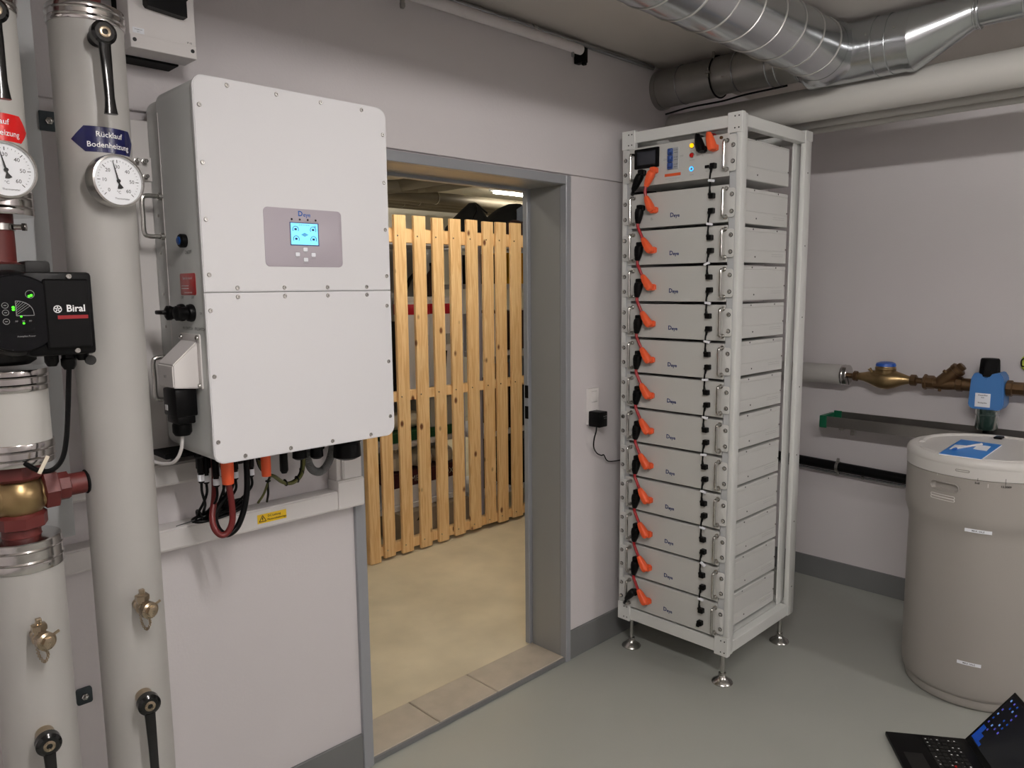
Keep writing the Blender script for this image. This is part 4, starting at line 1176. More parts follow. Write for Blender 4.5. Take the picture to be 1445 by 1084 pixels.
for k, (x_, z_, r_) in enumerate(((-3.640, 1.470, .0105), (-3.612, 1.462, .0115), (-3.588, 1.478, .0105))):
    bm = NB(); lathe(bm, [(r_, 1.497 - z_), (r_, .022), (r_ * 1.15, .020), (r_ * 1.15, .008), (r_ * .75, 0)], (x_, -.435, z_), Z1, 10); part('cable_gland', bm, 'black_plastic', pump)
bm = NB(); lathe(bm, [(.0095, 0), (.0095, .008)], (-3.578, -.445, 1.478), (0, -1, 0), 14); part('plug_screw', bm, 'cast_dark', pump)
t = thing('pump_cable', 'black pump cable hanging in a curve beside the insulated pipe', 'cable', (-3.62, -.42, 1.35))
bm = NB(); tube(bm, [(-3.612, -.435, 1.466), (-3.612, -.425, 1.440), (-3.6165, -.42, 1.38), (-3.6235, -.42, 1.325), (-3.6335, -.42, 1.288), (-3.6520, -.42, 1.270), (-3.6720, -.41, 1.271), (-3.690, -.395, 1.285)], .0048, 10); part('cable', bm, 'black_plastic', t)
bm = NB(); box(bm, -.0035, .0035, -.001, .001, -.018, .018, bev=.0006, seg=1); bmesh.ops.transform(bm, matrix=M.Translation((-3.667, -.428, 1.284)) @ M.Rotation(math.radians(28), 4, 'Y'), verts=bm.verts); part('tag', bm, 'cloth_cream', t)

# ---- three-way valve between the pipe sections
tv = thing('three_way_valve', 'brass three-way valve with dark red unions below the pump', 'valve', (P1X, P1Y, 1.21))
bm = NB(); lathe(bm, [(.030, 1.165), (.036, 1.172), (.046, 1.190), (.0495, 1.208), (.046, 1.228), (.036, 1.242), (.030, 1.25)], (P1X, P1Y, 0), Z1, 36)
lathe(bm, [(.040, 0), (.038, .02), (.032, .034), (.030, .056)], (P1X, P1Y, 1.210), (1, 0, 0), 28)
lathe(bm, [(.040, 0), (.030, .04), (.016, .062), (.016, .085)], (P1X, P1Y, 1.210), (-1, -.15, 0), 24)
part('valve_body', bm, 'brass', tv)
bm = NB(); lathe(bm, [(.044, 1.244), (.050, 1.250), (.050, 1.272), (.044, 1.280)], (P1X, P1Y, 0), Z1, 8); part('union_nut', bm, 'primer_red', tv)
bm = NB(); lathe(bm, [(.040, 1.146), (.048, 1.150), (.048, 1.172), (.041, 1.178)], (P1X, P1Y, 0), Z1, 8)
lathe(bm, [(.033, 1.112), (.036, 1.115), (.036, 1.130), (.034, 1.132), (.034, 1.147)], (P1X, P1Y, 0), Z1, 28); part('union_nut', bm, 'primer_red', tv)
bm = NB(); lathe(bm, [(.034, .040), (.040, .043), (.040, .066), (.034, .069)], (P1X, P1Y, 1.213), (1, 0, .02), 6)
lathe(bm, [(.029, .067), (.029, .088), (.024, .090)], (P1X, P1Y, 1.213), (1, 0, .02), 8); part('union_nut', bm, 'primer_red', tv)
bm = NB(); cyl(bm, (P1X + .080, P1Y, 1.2145), (P2X - PR + .012, P1Y, 1.2155), .0225, 28); part('branch_pipe', bm, 'primer_red', tv)
bm = NB(); lathe(bm, [(.0235, 0), (.0255, .002), (.0255, .005), (.0235, .006)], (P2X - PR - .002, P1Y, 1.2155), (1, 0, .02), 28); part('pipe_sleeve', bm, 'rubber', tv)

# ---- grey metal back panel between the pipes, fixing clips
bm = NB(); box(bm, -3.98, -3.543, -.105, -.066, 1.04, CEIL - .001, bev=.003); solo('back_panel', bm, 'panel_grey', 'grey upright metal panel on the wall between the two heating pipes', 'panel', (-3.76, -.085, 1.04))
for lb, xx, zz, rr_, yc in (('dark steel fixing clip with nut between the pipes, beside the arrow labels', -3.5285, 1.981, 0, -.111), ('dark steel fixing clip with nut low between the pipes', -3.530, .594, 1, -.0075)):
    t = thing('fixing_clip', lb, 'clip', (xx, yc, zz), 'steel pipe fixing clips on the wall')
    bm = NB(); slab(bm, .036, .042, .006 if rr_ else .001, (xx, yc, zz), X1, Z1, (0, .007, 0), .0006); part('clip_plate', bm, 'clip_steel', t)
    bm = NB(); lathe(bm, [(.0085, 0), (.0085, .006), (.0065, .0075)], (xx, yc, zz), (0, -1, 0), 6); lathe(bm, [(.0045, 0), (.0045, .013), (.003, .014)], (xx, yc, zz), (0, -1, 0), 14); part('nut', bm, 'steel', t)
t = thing('panel_cable', 'thin black cable behind the leftmost pipe, below the grey panel', 'cable', (-3.575, -.09, 1.0))
bm = NB(); tube(bm, [(-3.572, -.09, 1.045), (-3.573, -.088, 1.02), (-3.577, -.09, .985), (-3.60, -.09, .92)], .005, 8); part('cable', bm, 'black_plastic', t)

# ---- grey switch box above the inverter
t = thing('switch_box', 'light grey switch box with a black unit, above the inverter', 'box', (-3.283, -.08, 2.163))
bm = NB(); box(bm, -3.3595, -3.2065, -.148, -.075, 2.164, 2.52, bev=.003); sb = part('enclosure', bm, 'plastic_white', t)
bm = NB(); box(bm, -3.350, -3.222, -.075, -.013, 2.160, 2.51, bev=.002, seg=1); part('base', bm, 'black_matt', t)
bm = NB(); box(bm, -3.3585, -3.2075, -.1495, -.146, 2.164, 2.194, bev=.001, seg=1); part('cover_strip', bm, 'plastic_white', sb)
for x_ in (-3.3495, -3.2170):
    bm = NB(); lathe(bm, [(.0045, 0), (.0045, .001)], (x_, -.1495, 2.1815), (0, -1, 0), 14); part('cover_screw', bm, 'print_black', sb)
bm = NB(); prism(bm, [(-3.326, 2.50), (-3.326, 2.262), (-3.322, 2.256), (-3.246, 2.249), (-3.234, 2.249), (-3.234, 2.285), (-3.228, 2.292), (-3.228, 2.50)], (0, -.172, 0), X1, Z1, (0, .026, 0)); part('control_unit', bm, 'black_plastic', t)
bm = NB(); box(bm, -3.352, -3.327, -.1488, -.147, 2.197, 2.209); lb_ = part('name_plate', bm, 'paper', t)
bm = NB(); text(bm, 'Schaltgeraet', .0036, (-3.3395, -.1490, 2.205), X1, Z1); text(bm, 'Typ 12', .003, (-3.3395, -.1490, 2.2005), X1, Z1); text(bm, 'IP 65', .006, (-3.223, -.1486, 2.199), X1, Z1); part('lettering', bm, 'print_black', lb_)

# ================================================================== ventilation duct
DXc, ZT = -1.055, 2.560
duct = thing('ventilation_duct', 'shiny galvanised round ventilation duct under the ceiling, spiral branch towards the viewer', 'duct', (DXc, -.9, ZT - .2))
def dsec(y0, y1, r0, r1=None, m_='galvanised', nm='duct_section', prof=None):
    """section along y with a common top line (eccentric)"""
    r1 = r0 if r1 is None else r1
    bm = NB()
    rings = []
    n = 48
    for f, r in (prof or ((0, r0), (1, r1))):
        yy = y0 + (y1 - y0) * f
        zc = ZT - (r0 + (r1 - r0) * f)
        rings.append([bm.verts.new((DXc + r * math.sin(2 * PI * k / n), yy, zc + r * math.cos(2 * PI * k / n))) for k in range(n)])
    for a, b in zip(rings, rings[1:]):
        for k in range(n): bm.faces.new((a[k], a[(k + 1) % n], b[(k + 1) % n], b[k]))
    bm.faces.new(rings[0][::-1]); bm.faces.new(rings[-1])
    bmesh.ops.recalc_face_normals(bm, faces=bm.faces[:])
    return part(nm, bm, m_, duct)
def bead(y, r, rt=.003):
    bm = NB(); ring(bm, (DXc, y, ZT - r), (0, 1, 0), r + .001, rt, 48, 8); return part('bead', bm, 'galvanised', duct)
dsec(-.001, -.035, .0845, None, 'galvanised_dull', 'wall_collar')
dsec(-.03, -.31, .0805, None, 'galvanised_dull'); bead(-.14, .0805, .0018)
dsec(-.31, -.41, .0775, None, 'galvanised_dull'); bead(-.405, .0785)
dsec(-.41, -.545, .0805, None, 'galvanised_dull')
dsec(-.545, -.665, .083, None, 'galvanised_dull', 'coupling'); bead(-.55, .083); bead(-.585, .083); bead(-.66, .083)
dsec(-.665, -.70, .083, .1025)
dsec(-.70, -1.06, .1025); bead(-.955, .1025, .0022); bead(-1.003, .1025, .0022)
dsec(-1.055, -1.075, .1045, None, 'galvanised', 'coupling')
dsec(-1.075, -1.262, .1035, .0545, 'galvanised', 'reducer')
dsec(-1.258, -1.275, .0565, None, 'galvanised', 'coupling'); bead(-1.262, .0555); bead(-1.272, .056)
dsec(-1.27, YB + .002, .0535); bead(-1.40, .0535); 
bm = NB(); ring(bm, (DXc, -.308, ZT - .0815), (0, 1, 0), .0835, .0035, 48, 8); cl = part('pipe_clamp', bm, 'rubber', duct)
bm = NB(); box(bm, DXc - .10, DXc - .078, -.316, -.300, ZT - .085, ZT - .075); cyl(bm, (DXc - .092, -.308, ZT - .10), (DXc - .092, -.308, ZT - .06), .004, 10); part('clamp_bolt', bm, 'steel', cl)
bm = NB(); cyl(bm, (DXc - .05, -.308, ZT - .02), (DXc - .05, -.308, CEIL), .006, 12); part('hanger_rod', bm, 'steel', cl)
bm = NB()
for yy, a in ((-.365, 250), (-.94, 285), (-1.035, 285), (-1.29, 300)):
    r = .1025 if yy < -.7 else .0785
    if yy < -1.2: r = .0535
    q = math.radians(a)
    d = V((math.sin(q), 0, math.cos(q)))
    lathe(bm, [(.004, 0), (.004, .002), (.002, .003)], V((DXc, yy, ZT - r)) + d * r, d, 8)
part('rivet', bm, 'steel', duct, stuff=True)
# spiral branch along x
SY, SZ, SR = -.79, ZT - .1045, .1045
bm = NB(); lathe(bm, [(SR, .09), (SR, 1.2), (SR, 2.4), (SR, 4.64)], (DXc, SY, SZ), (-1, 0, 0), 64); br = part('spiral_branch', bm, 'galvanised', duct)
bm = NB()
tube(bm, [(DXc - .125 - .137 * a / (2 * PI), SY + (SR + .0008) * math.cos(a), SZ + (SR + .0008) * math.sin(a)) for a in [2 * PI * k / 40 for k in range(40 * 32)]], .0028, 6, smooth=False)
part('spiral_seam', bm, 'galvanised_dull', br)
bm = NB(); lathe(bm, [(.1165, .072), (.112, .084), (.1085, .098), (.1062, .115), (.1052, .13)], (DXc, SY, SZ), (-1, 0, 0), 64, caps=False); part('saddle', bm, 'galvanised', duct)

# ---- insulated pipe under the duct, with two thin pipes beyond
t = thing('insulated_pipe', 'thick white insulated pipe running along the back wall below the duct', 'pipe', (-.95, -2, 2.26))
bm = NB(); lathe(bm, [(.060, .0), (.064, .004)] + [(.064, .3 * k) for k in range(1, 15)] + [(.064, -YB - .012)], (-.95, -.012, 2.322), (0, -1, 0), 56); part('insulation_jacket', bm, 'jacket_white', t)
t = thing('ceiling_cable', 'thin dark cable hanging between duct and insulated pipe', 'cable', (-1.0, -.3, 2.39))
bm = NB(); tube(bm, [(-1.02, -.02, 2.379), (-1.02, -.15, 2.388), (-1.02, -.30, 2.3870), (-1.03, -.42, 2.392), (-1.035, -.60, 2.3925)], .004, 8); part('cable', bm, 'black_plastic', t)
for lb, x_, z_, r in (('slim white pipe along the back wall, just beneath the thick insulated pipe', -.745, 2.288, .019), ('slimmest white pipe along the back wall, lowest of the three under the duct', -.70, 2.268, .014)):
    t = thing('water_pipe', lb, 'pipe', (x_, -2, z_))
    bm = NB(); cyl(bm, (x_, -.013, z_), (x_, YB + .002, z_), r, 24); part('pipe_run', bm, 'jacket_white', t)

# ---- white tube and conduit along the ceiling edge of the door wall
t = thing('blind_tube', 'white tube under the ceiling on the door wall with black end bracket', 'tube', (-2.3, -.05, 2.52))
bm = NB(); cyl(bm, (-3.05, -.05, 2.523), (-1.650, -.05, 2.523), .0185, 28); part('tube', bm, 'wall_paint', t)
bm = NB(); lathe(bm, [(.0182, 0), (.0182, .022)], (-1.672, -.05, 2.523), (1, 0, 0), 28); part('end_sleeve', bm, 'plastic_white', t)
bm = NB(); box(bm, -1.648, -1.618, -.060, -.013, 2.478, 2.535, bev=.003); box(bm, -1.640, -1.626, -.062, -.045, 2.468, 2.48, bev=.002, seg=1); part('end_bracket', bm, 'black_plastic', t)
bm = NB(); box(bm, -1.702, -1.693, -.055, -.045, 2.488, 2.508, bev=.001, seg=1); part('tube_clip', bm, 'galvanised', t)
bm = NB(); box(bm, -2.516, -2.503, -.058, -.046, 2.472, 2.508, bev=.002, seg=1); lathe(bm, [(.009, 0), (.009, .010)], (-2.509, -.052, 2.478), Z1, 12); part('tube_clip', bm, 'galvanised_dull', t)
t = thing('conduit', 'thin grey metal conduit along the ceiling edge above the doorway', 'conduit', (-2.5, -.028, 2.556))
bm = NB(); cyl(bm, (-4.6, -.028, 2.556), (-1.135, -.028, 2.556), .0105, 16); part('conduit_tube', bm, 'galvanised', t)
for xx in (-1.9, -2.7):
    bm = NB(); lathe(bm, [(.0125, 0), (.0125, .018)], (xx, -.028, 2.556), (1, 0, 0), 16); part('clip', bm, 'galvanised_dull', t)

# ================================================================== back wall: water supply, tray, waste pipe
WX, WZ = -.12, 1.148
t = thing('supply_pipe', 'grey insulated water pipe with foil end coming out behind the rack', 'pipe', (-.1, -.25, 1.15))
bm = NB(); lathe(bm, [(.050, 0), (.051, .002), (.051, .46), (.050, .462)], (WX + .015, -.05, WZ), (0, -1, 0), 40); part('insulation_jacket', bm, 'jacket_grey', t)
bm = NB(); lathe(bm, [(.049, 0), (.0525, .001), (.052, .008), (.0535, .011), (.052, .014), (.052, .030), (.049, .033), (.012, .034)], (WX + .015, -.502, WZ), (0, -1, 0), 40); part('foil_collar', bm, 'foil', t)
bm = NB(); cyl(bm, (WX + .005, -.53, WZ), (WX, -.575, WZ), .0135, 20); part('pipe_nipple', bm, 'bronze', t)
bm = NB(); tube(bm, [(WX - .03, -.541, WZ - .0), (WX - .028, -.550, WZ - .03), (WX - .01, -.545, WZ - .045)], .002, 6); part('seal_wire', bm, 'black_plastic', t)
t = thing('water_meter', 'brass water meter with blue lid on the back wall', 'meter', (WX, -.715, 1.10))
bm = NB(); lathe(bm, [(.020, 0), (.026, .003), (.026, .020), (.021, .024)], (WX, -.562, WZ), (0, -1, 0), 8); part('union_nut', bm, 'bronze', t)
bm = NB()
prof = [(0, .018, 0), (.03, .023, 0), (.055, .031, -.001), (.085, .041, -.004), (.115, .048, -.006), (.145, .048, -.006), (.175, .042, -.003), (.205, .030, 0), (.235, .020, 0), (.252, .018, 0)]
prev = None
for h, r, dz in prof:
    rg = [bm.verts.new((WX + r * 1.05 * math.cos(2 * PI * k / 36), -.585 - h, WZ + dz + r * math.sin(2 * PI * k / 36))) for k in range(36)]
    if prev:
        for k in range(36): bm.faces.new((prev[k], prev[(k + 1) % 36], rg[(k + 1) % 36], rg[k]))
    else: bm.faces.new(rg)
    prev = rg
bm.faces.new(prev[::-1]); bmesh.ops.recalc_face_normals(bm, faces=bm.faces[:])
lathe(bm, [(.030, -.045), (.034, -.04), (.034, 0)], (WX, -.715, WZ), Z1, 28)
part('meter_body', bm, 'brass', t)
bm = NB(); lathe(bm, [(.044, .022), (.047, .028), (.047, .040), (.044, .042), (.0475, .044), (.0475, .054), (.045, .056), (.044, .062)], (WX, -.715, WZ), Z1, 40); part('register_ring', bm, 'brass', t)
bm = NB(); lathe(bm, [(.0455, .060), (.0458, .066), (.042, .075), (.028, .081), (0, .083)], (WX, -.715, WZ), Z1, 40); part('lid', bm, 'meter_blue', t)
bm = NB(); lathe(bm, [(.010, 0), (.010, .012), (.0065, .013), (.0065, .022), (.009, .023), (.009, .030)], (WX - .012, -.662, WZ + .022), (-.25, .55, .7), 12); part('seal_plug', bm, 'brass', t)
bm = NB(); lathe(bm, [(.020, 0), (.0275, .003), (.0275, .026), (.021, .030)], (WX, -.829, WZ), (0, -1, 0), 8); part('union_nut', bm, 'bronze', t)
t = thing('water_strainer', 'bronze slanted water strainer between meter and blue filter', 'strainer', (WX, -.97, 1.11))
bm = NB(); cyl(bm, (WX, -.858, WZ), (WX, -.895, WZ), .0145, 20); part('pipe_nipple', bm, 'bronze', t)
bm = NB(); lathe(bm, [(.030, 0), (.037, .004), (.037, .014), (.032, .018), (.032, .046), (.028, .050)], (WX, -.888, WZ - .003), (0, -1, 0), 8); part('union_nut', bm, 'bronze', t)
bm = NB()
tube(bm, [(WX, -.930, WZ - .003), (WX, -.955, WZ - .006), (WX, -.985, WZ - .006), (WX, -1.01, WZ - .004), (WX, -1.035, WZ - .002)], .0275, 24)
dd = V((0, -.72, .69))
lathe(bm, [(.028, 0), (.031, .02), (.031, .092), (.034, .094), (.034, .112), (.028, .116)], (WX, -.955, WZ - .008), dd, 28)
part('strainer_body', bm, 'bronze', t)
bm = NB(); lathe(bm, [(.022, 0), (.022, .016), (.018, .020), (.006, .0205)], V((WX, -.955, WZ - .008)) + dd * .114, dd, 6); part('strainer_cap', bm, 'bronze', t)
for p, d_ in (((WX - .02, -.985, WZ + .052), (-.3, .7, .6)), ((WX - .01, -.962, WZ - .030), (0, 0, -1))):
    bm = NB(); lathe(bm, [(.0075, -.006), (.0075, .010), (.005, .012)], p, d_, 10); part('test_plug', bm, 'bronze', t)
bm = NB(); lathe(bm, [(.028, 0), (.034, .003), (.034, .026), (.028, .030)], (WX, -1.028, WZ - .002), (0, -1, 0), 8); lathe(bm, [(.0295, 0), (.0295, .045)], (WX, -1.055, WZ - .002), (0, -1, 0), 28); part('union_nut', bm, 'bronze', t)
t = thing('water_filter', 'blue water filter with black knob and dark clear bowl above the tank', 'filter', (WX, -1.158, .94))
bm = NB(); prism(bm, [(-1.099, 1.185), (-1.112, 1.210), (-1.140, 1.203), (-1.158, 1.186), (-1.176, 1.206), (-1.208, 1.215), (-1.224, 1.192), (-1.231, 1.07), (-1.217, 1.046), (-1.106, 1.046), (-1.092, 1.062)], (WX - .052, 0, 0), Y1, Z1, (.104, 0, 0))
bmesh.ops.bevel(bm, geom=[e for e in bm.edges], offset=.004, segments=2, affect='EDGES')
fb = part('filter_head', bm, 'filter_blue', t)
bm = NB(); slab(bm, .060, .062, .001, (WX - .0528, -1.150, 1.088), (0, -1, 0), Z1, (.001, 0, 0), .0001); st_ = part('sticker', bm, 'paper', fb)
bm = NB(); text(bm, 'Wasserfilter', .0078, (WX - .0533, -1.150, 1.110), (0, -1, 0), Z1, bold=.015); text(bm, 'Kalt', .0070, (WX - .0533, -1.150, 1.100), (0, -1, 0), Z1, bold=.015); text(bm, 'Rückspülen', .0078, (WX - .0533, -1.150, 1.076), (0, -1, 0), Z1, bold=.015); part('lettering', bm, 'print_black', st_)
bm = NB(); lathe(bm, [(.044, -.012), (.042, .0), (.0385, .06), (.035, .067), (.0, .069)], (WX - .01, -1.160, 1.206), Z1, 10); part('knob', bm, 'black_matt', t)
bm = NB(); lathe(bm, [(.048, .10), (.048, .088), (.0455, .086), (.0455, .072), (.048, .070), (.048, .066), (.046, .064), (.046, .012), (.041, .002), (.0, .0)], (WX, -1.160, .948), Z1, 40); part('filter_bowl', bm, 'bowl_glass', t)
bm = NB(); lathe(bm, [(.014, -.016), (.014, .0)], (WX, -1.160, .948), Z1, 20); part('drain_spout', bm, 'black_plastic', t)
bm = NB(); lathe(bm, [(.028, 0), (.036, .004), (.036, .024), (.030, .028), (.030, .070), (.034, .072), (.034, .110), (.026, .114)], (WX, -1.226, WZ - .004), (0, -1, 0), 8); part('union_nut', bm, 'bronze', t)
bm = NB(); cyl(bm, (WX, -1.33, WZ - .004), (WX, -2.0, WZ - .004), .024, 28); part('outlet_pipe', bm, 'bronze', t)
t = thing('earth_wire', 'green-yellow earth wire with black clip at the right edge above the filter', 'wire', (-.02, -1.27, 1.25))
bm = NB(); tube(bm, [(-.012, -1.272, 1.22), (-.02, -1.262, 1.235), (-.02, -1.260, 1.26), (-.012, -1.268, 1.278), (-.012, -1.30, 1.285)], .006, 10); part('wire', bm, 'lime', t)
bm = NB(); tube(bm, [(-.022, -1.266, 1.235), (-.028, -1.259, 1.24), (-.028, -1.258, 1.262), (-.022, -1.266, 1.272)], .0035, 8); part('clip', bm, 'black_plastic', t)
# drip tray
t = thing('drip_tray', 'long stainless drip tray with green end cap on the back wall', 'tray', (-.13, -1.0, .886))
bm = NB(); box(bm, -.196, -.064, -2.3, -.452, .886, .890); part('tray_floor', bm, 'stainless', t)
bm = NB(); box(bm, -.200, -.196, -2.3, -.452, .886, .940, bev=.001, seg=1); part('front_lip', bm, 'stainless', t)
bm = NB(); box(bm, -.064, -.060, -2.3, -.452, .886, .950, bev=.001, seg=1); part('back_lip', bm, 'stainless', t)
bm = NB(); box(bm, -.204, -.056, -.453, -.434, .880, .942, bev=.002, seg=1); box(bm, -.204, -.195, -.470, -.45, .880, .942, bev=.002, seg=1); box(bm, -.066, -.056, -.49, -.45, .880, .952, bev=.002, seg=1); part('end_cap', bm, 'green_plastic', t)
for yy in (-.53, -1.3):
    bm = NB(); box(bm, -.165, -.001, yy - .012, yy + .012, .872, .886, bev=.002, seg=1); box(bm, -.012, -.001, yy - .012, yy + .012, .82, .886, bev=.002, seg=1); lathe(bm, [(.006, 0), (.006, .012)], (-.15, yy, .862), Z1, 8); part('bracket', bm, 'steel', t)
# black waste pipe with its clamp, thin pipe beneath
t = thing('waste_pipe', 'black waste pipe running low along the back wall behind the tank', 'pipe', (-.06, -1, .65))
bm = NB(); cyl(bm, (-.06, -.02, .668), (-.06, -2.4, .598), .0258, 28); part('pipe_run', bm, 'black_plastic', t)
zc = .668 - .46 * .07 / 2.38
bm = NB(); lathe(bm, [(.0262, 0), (.029, .001), (.029, .017), (.0262, .018)], (-.06, -.473, zc), (0, -1, 0), 32); box(bm, -.066, -.054, -.489, -.475, zc + .026, zc + .045, bev=.002, seg=1); box(bm, -.066, -.054, -.489, -.475, zc - .048, zc - .026, bev=.002, seg=1); cyl(bm, (-.034, -.482, zc), (-.001, -.482, zc), .006, 10); part('pipe_clamp', bm, 'steel', t)
t = thing('thin_pipe', 'thin grey pipe running directly beneath the black waste pipe', 'pipe', (-.05, -1, .62))
bm = NB(); cyl(bm, (-.045, -.02, .630), (-.045, -2.4, .560), .0065, 14); part('pipe_run', bm, 'galvanised', t)
bm = NB(); lathe(bm, [(.009, 0), (.009, .012)], (-.045, -.60, .613), (0, -1, 0), 14); cyl(bm, (-.04, -.606, .613), (-.001, -.606, .613), .004, 8); part('pipe_clip', bm, 'steel', t)

# ================================================================== brine tank with lid
TX, TY = -.670, -1.296
t = thing('brine_tank', 'tall round beige plastic tank with lid at the right edge', 'tank', (TX, TY, 0))
bm = NB(); lathe(bm, [(.225, 0), (.234, .003), (.2385, .010), (.2405, .030), (.2395, .040), (.2475, .046), (.2525, .060), (.256, .10), (.2575, .50), (.258, .665), (.260, .690), (.268, .715), (.2735, .735), (.2745, .76), (.2750, .825)] + [(.2750, .832 + .0025 * k) for k in range(18)] + [(.2755, .898), (.272, .899)], (TX, TY, 0), Z1, 288)
for v in bm.verts:      # moulded-in hand grip: an oval hollow in the wall
    a = math.degrees(math.atan2(v.co.y - TY, v.co.x - TX)) % 360
    if 140 < a < 190 and .83 < v.co.z < .88:
        px, pz = (a - 164.25) * math.radians(1) * .275, v.co.z - .854
        q = max(0.0, min(1.0, (.0165 - math.hypot(max(0, abs(px) - .0375), pz)) / .007))
        q = q * q * (3 - 2 * q) * .013
        d = V((v.co.x - TX, v.co.y - TY, 0)).normalized()
        v.co -= d * q
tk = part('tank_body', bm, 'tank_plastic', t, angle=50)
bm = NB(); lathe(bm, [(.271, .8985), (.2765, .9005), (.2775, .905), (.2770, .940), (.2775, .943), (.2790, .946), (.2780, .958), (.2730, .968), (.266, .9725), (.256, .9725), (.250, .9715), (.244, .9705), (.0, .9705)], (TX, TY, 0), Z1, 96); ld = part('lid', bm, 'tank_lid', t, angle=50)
# finger notch on the lid rim (raised lips beside a shallow dip) and crescent ridge on the far side
fnp = on_pipe(TX, TY, .262, 168)
bm = NB()
for a0, a1 in ((128, 166), (187, 235)):
    tube(bm, [(TX + .247 * math.cos(math.radians(a)), TY + .247 * math.sin(math.radians(a)), .969) for a in range(a0, a1 + 1, 3)], .0065, 8, smooth=False)
part('lid_ridge', bm, 'tank_lid', ld)
bm = NB(); tube(bm, [(TX + .235 * math.cos(math.radians(a)) + .03, TY + .235 * math.sin(math.radians(a)), .966) for a in range(-65, 115, 5)], .013, 10, smooth=False); part('lid_ridge', bm, 'tank_lid', ld)
bm = NB(); box(bm, -.278, -.232, TY + .02, TY + .05, .972, .980, bev=.002, seg=1); 
bmesh.ops.transform(bm, matrix=M.Translation((-.185, -.02, 0)), verts=bm.verts); part('lid_catch', bm, 'black_plastic', ld)
def wrap(bm, pts, r, lift):
    """polyline (angle deg, z) on the tank wall"""
    return [(TX + (r + lift) * math.cos(math.radians(a)), TY + (r + lift) * math.sin(math.radians(a)), z_) for a, z_ in pts]
def wall_plate(bm, a0, a1, z0, z1, r, lift, n=8):
    g = [[bm.verts.new(p) for p in wrap(bm, [(a0 + (a1 - a0) * k / n, z_) for k in range(n + 1)], r, lift)] for z_ in (z0, z1)]
    for k in range(n): bm.faces.new((g[0][k], g[0][k + 1], g[1][k + 1], g[1][k]))
    return bm
def oval(a0, a1, zc_, hz, tilt=0):
    mid, ha = (a0 + a1) / 2, abs(a1 - a0) / 2
    rz = hz
    ra = math.degrees(hz / .2755)
    pts = []
    for sx, st0 in ((1, -90), (-1, 90)):
        for k in range(9):
            q = math.radians(st0 + 180 * k / 8)
            pts.append((mid + sx * (ha - ra) + ra * math.cos(q), zc_ + rz * math.sin(q)))
        for k in range(1, 8): pts.append((mid + sx * (ha - ra) * (1 - k / 4), zc_ + sx * rz))
    return pts
bm = NB(); tube(bm, wrap(bm, oval(153, 175.5, .854, .0165), .2752, .0005), .0024, 8, smooth=False, closed=True); part('hand_grip', bm, 'tank_plastic', tk)
for z_ in (.8175, .807):
    bm = NB(); tube(bm, wrap(bm, oval(154, 173, z_, .0045), .275, .0002), .0018, 6, smooth=False, closed=True); part('embossed_rib', bm, 'tank_lid', tk)
bm = NB(); tube(bm, wrap(bm, oval(172.5, 182, .9265, .0035), .277, .0002), .0016, 6, smooth=False, closed=True); part('lid_slot', bm, 'tank_plastic', ld)
for a_, z0, z1 in ((187.8, .896, .908), (205.5, .890, .914)):
    bm = NB(); wall_plate(bm, a_ - .15, a_ + .15, z0, z1, .2772, .0006, 2); part('level_mark', bm, 'print_black', tk)
bm = NB()
fw = lambda a0, z0: (lambda a, b: V(wrap(bm, [(a0 + math.degrees(a / .2755), z0 + b)], .2755, .0009)[0]))
text(bm, 'Soll', .0105, (0, 0, 0), X1, Z1, bold=.03, fn=fw(187.5, .8885)); text(bm, '12.2009', .0105, (0, 0, 0), X1, Z1, bold=.03, fn=fw(206, .884)); part('hand_note', bm, 'print_black', tk)
bm = NB(); wall_plate(bm, 158.6, 159.0, .892, .904, .2755, .0007, 2); wall_plate(bm, 194.3, 194.8, .876, .890, .2755, .0007, 2); part('embossed_mark', bm, 'tank_lid', tk)
for z_, a0, a1 in ((.707, 181, 199.5), (.190, 181.5, 199)):
    bm = NB(); wall_plate(bm, a0, a1, z_ - .0065, z_ + .0065, .2670 if z_ > .5 else .2570, .0008); tp = part('label_strip', bm, 'paper', tk)
    bm = NB(); rb = .2670 if z_ > .5 else .2570
    text(bm, 'MAX. SALZ', .0082, (0, 0, 0), X1, Z1, bold=.01, fn=lambda a, b: V(wrap(bm, [((a0 + a1) / 2 + math.degrees(a / rb), z_ + b)], rb, .0015)[0])); part('lettering', bm, 'print_black', tp)
# booklet and pen on the lid
bk = [V((-.927, -1.196, 0)), V((-.585, -1.180, 0)), V((-.597, -1.326, 0)), V((-.927, -1.336, 0))]
t = thing('booklet', 'blue booklet with white fields lying on the tank lid', 'booklet', (-.76, -1.26, .9707))
def quad(bm, c4, z0, z1):
    A = [bm.verts.new((p.x, p.y, z0)) for p in c4]; B = [bm.verts.new((p.x, p.y, z1)) for p in c4]
    bm.faces.new(A); bm.faces.new(B[::-1])
    for k in range(4): bm.faces.new((A[k], B[k], B[(k + 1) % 4], A[(k + 1) % 4]))
    bmesh.ops.recalc_face_normals(bm, faces=bm.faces[:])
    return bm
bm = NB(); quad(bm, bk, .9709, .9750); part('pages', bm, 'paper', t)
bm = NB(); quad(bm, bk, .9751, .9760); cvr = part('cover', bm, 'booklet_blue', t)
def bl(u_, v_):
    return bk[0].lerp(bk[1], u_).lerp(bk[3].lerp(bk[2], u_), v_)
bm = NB(); quad(bm, [bl(.30, .08), bl(.62, .05), bl(.66, .36), bl(.40, .30)], .9759, .9763); part('printed_field', bm, 'paper', cvr)
bm = NB(); quad(bm, [bl(.50, .55), bl(.80, .52), bl(.79, .84), bl(.49, .88)], .9759, .9763); part('printed_field', bm, 'paper', cvr)
t = thing('ballpoint_pen', 'white and blue ballpoint pen lying on the blue booklet', 'pen', (-.75, -1.24, .9765))
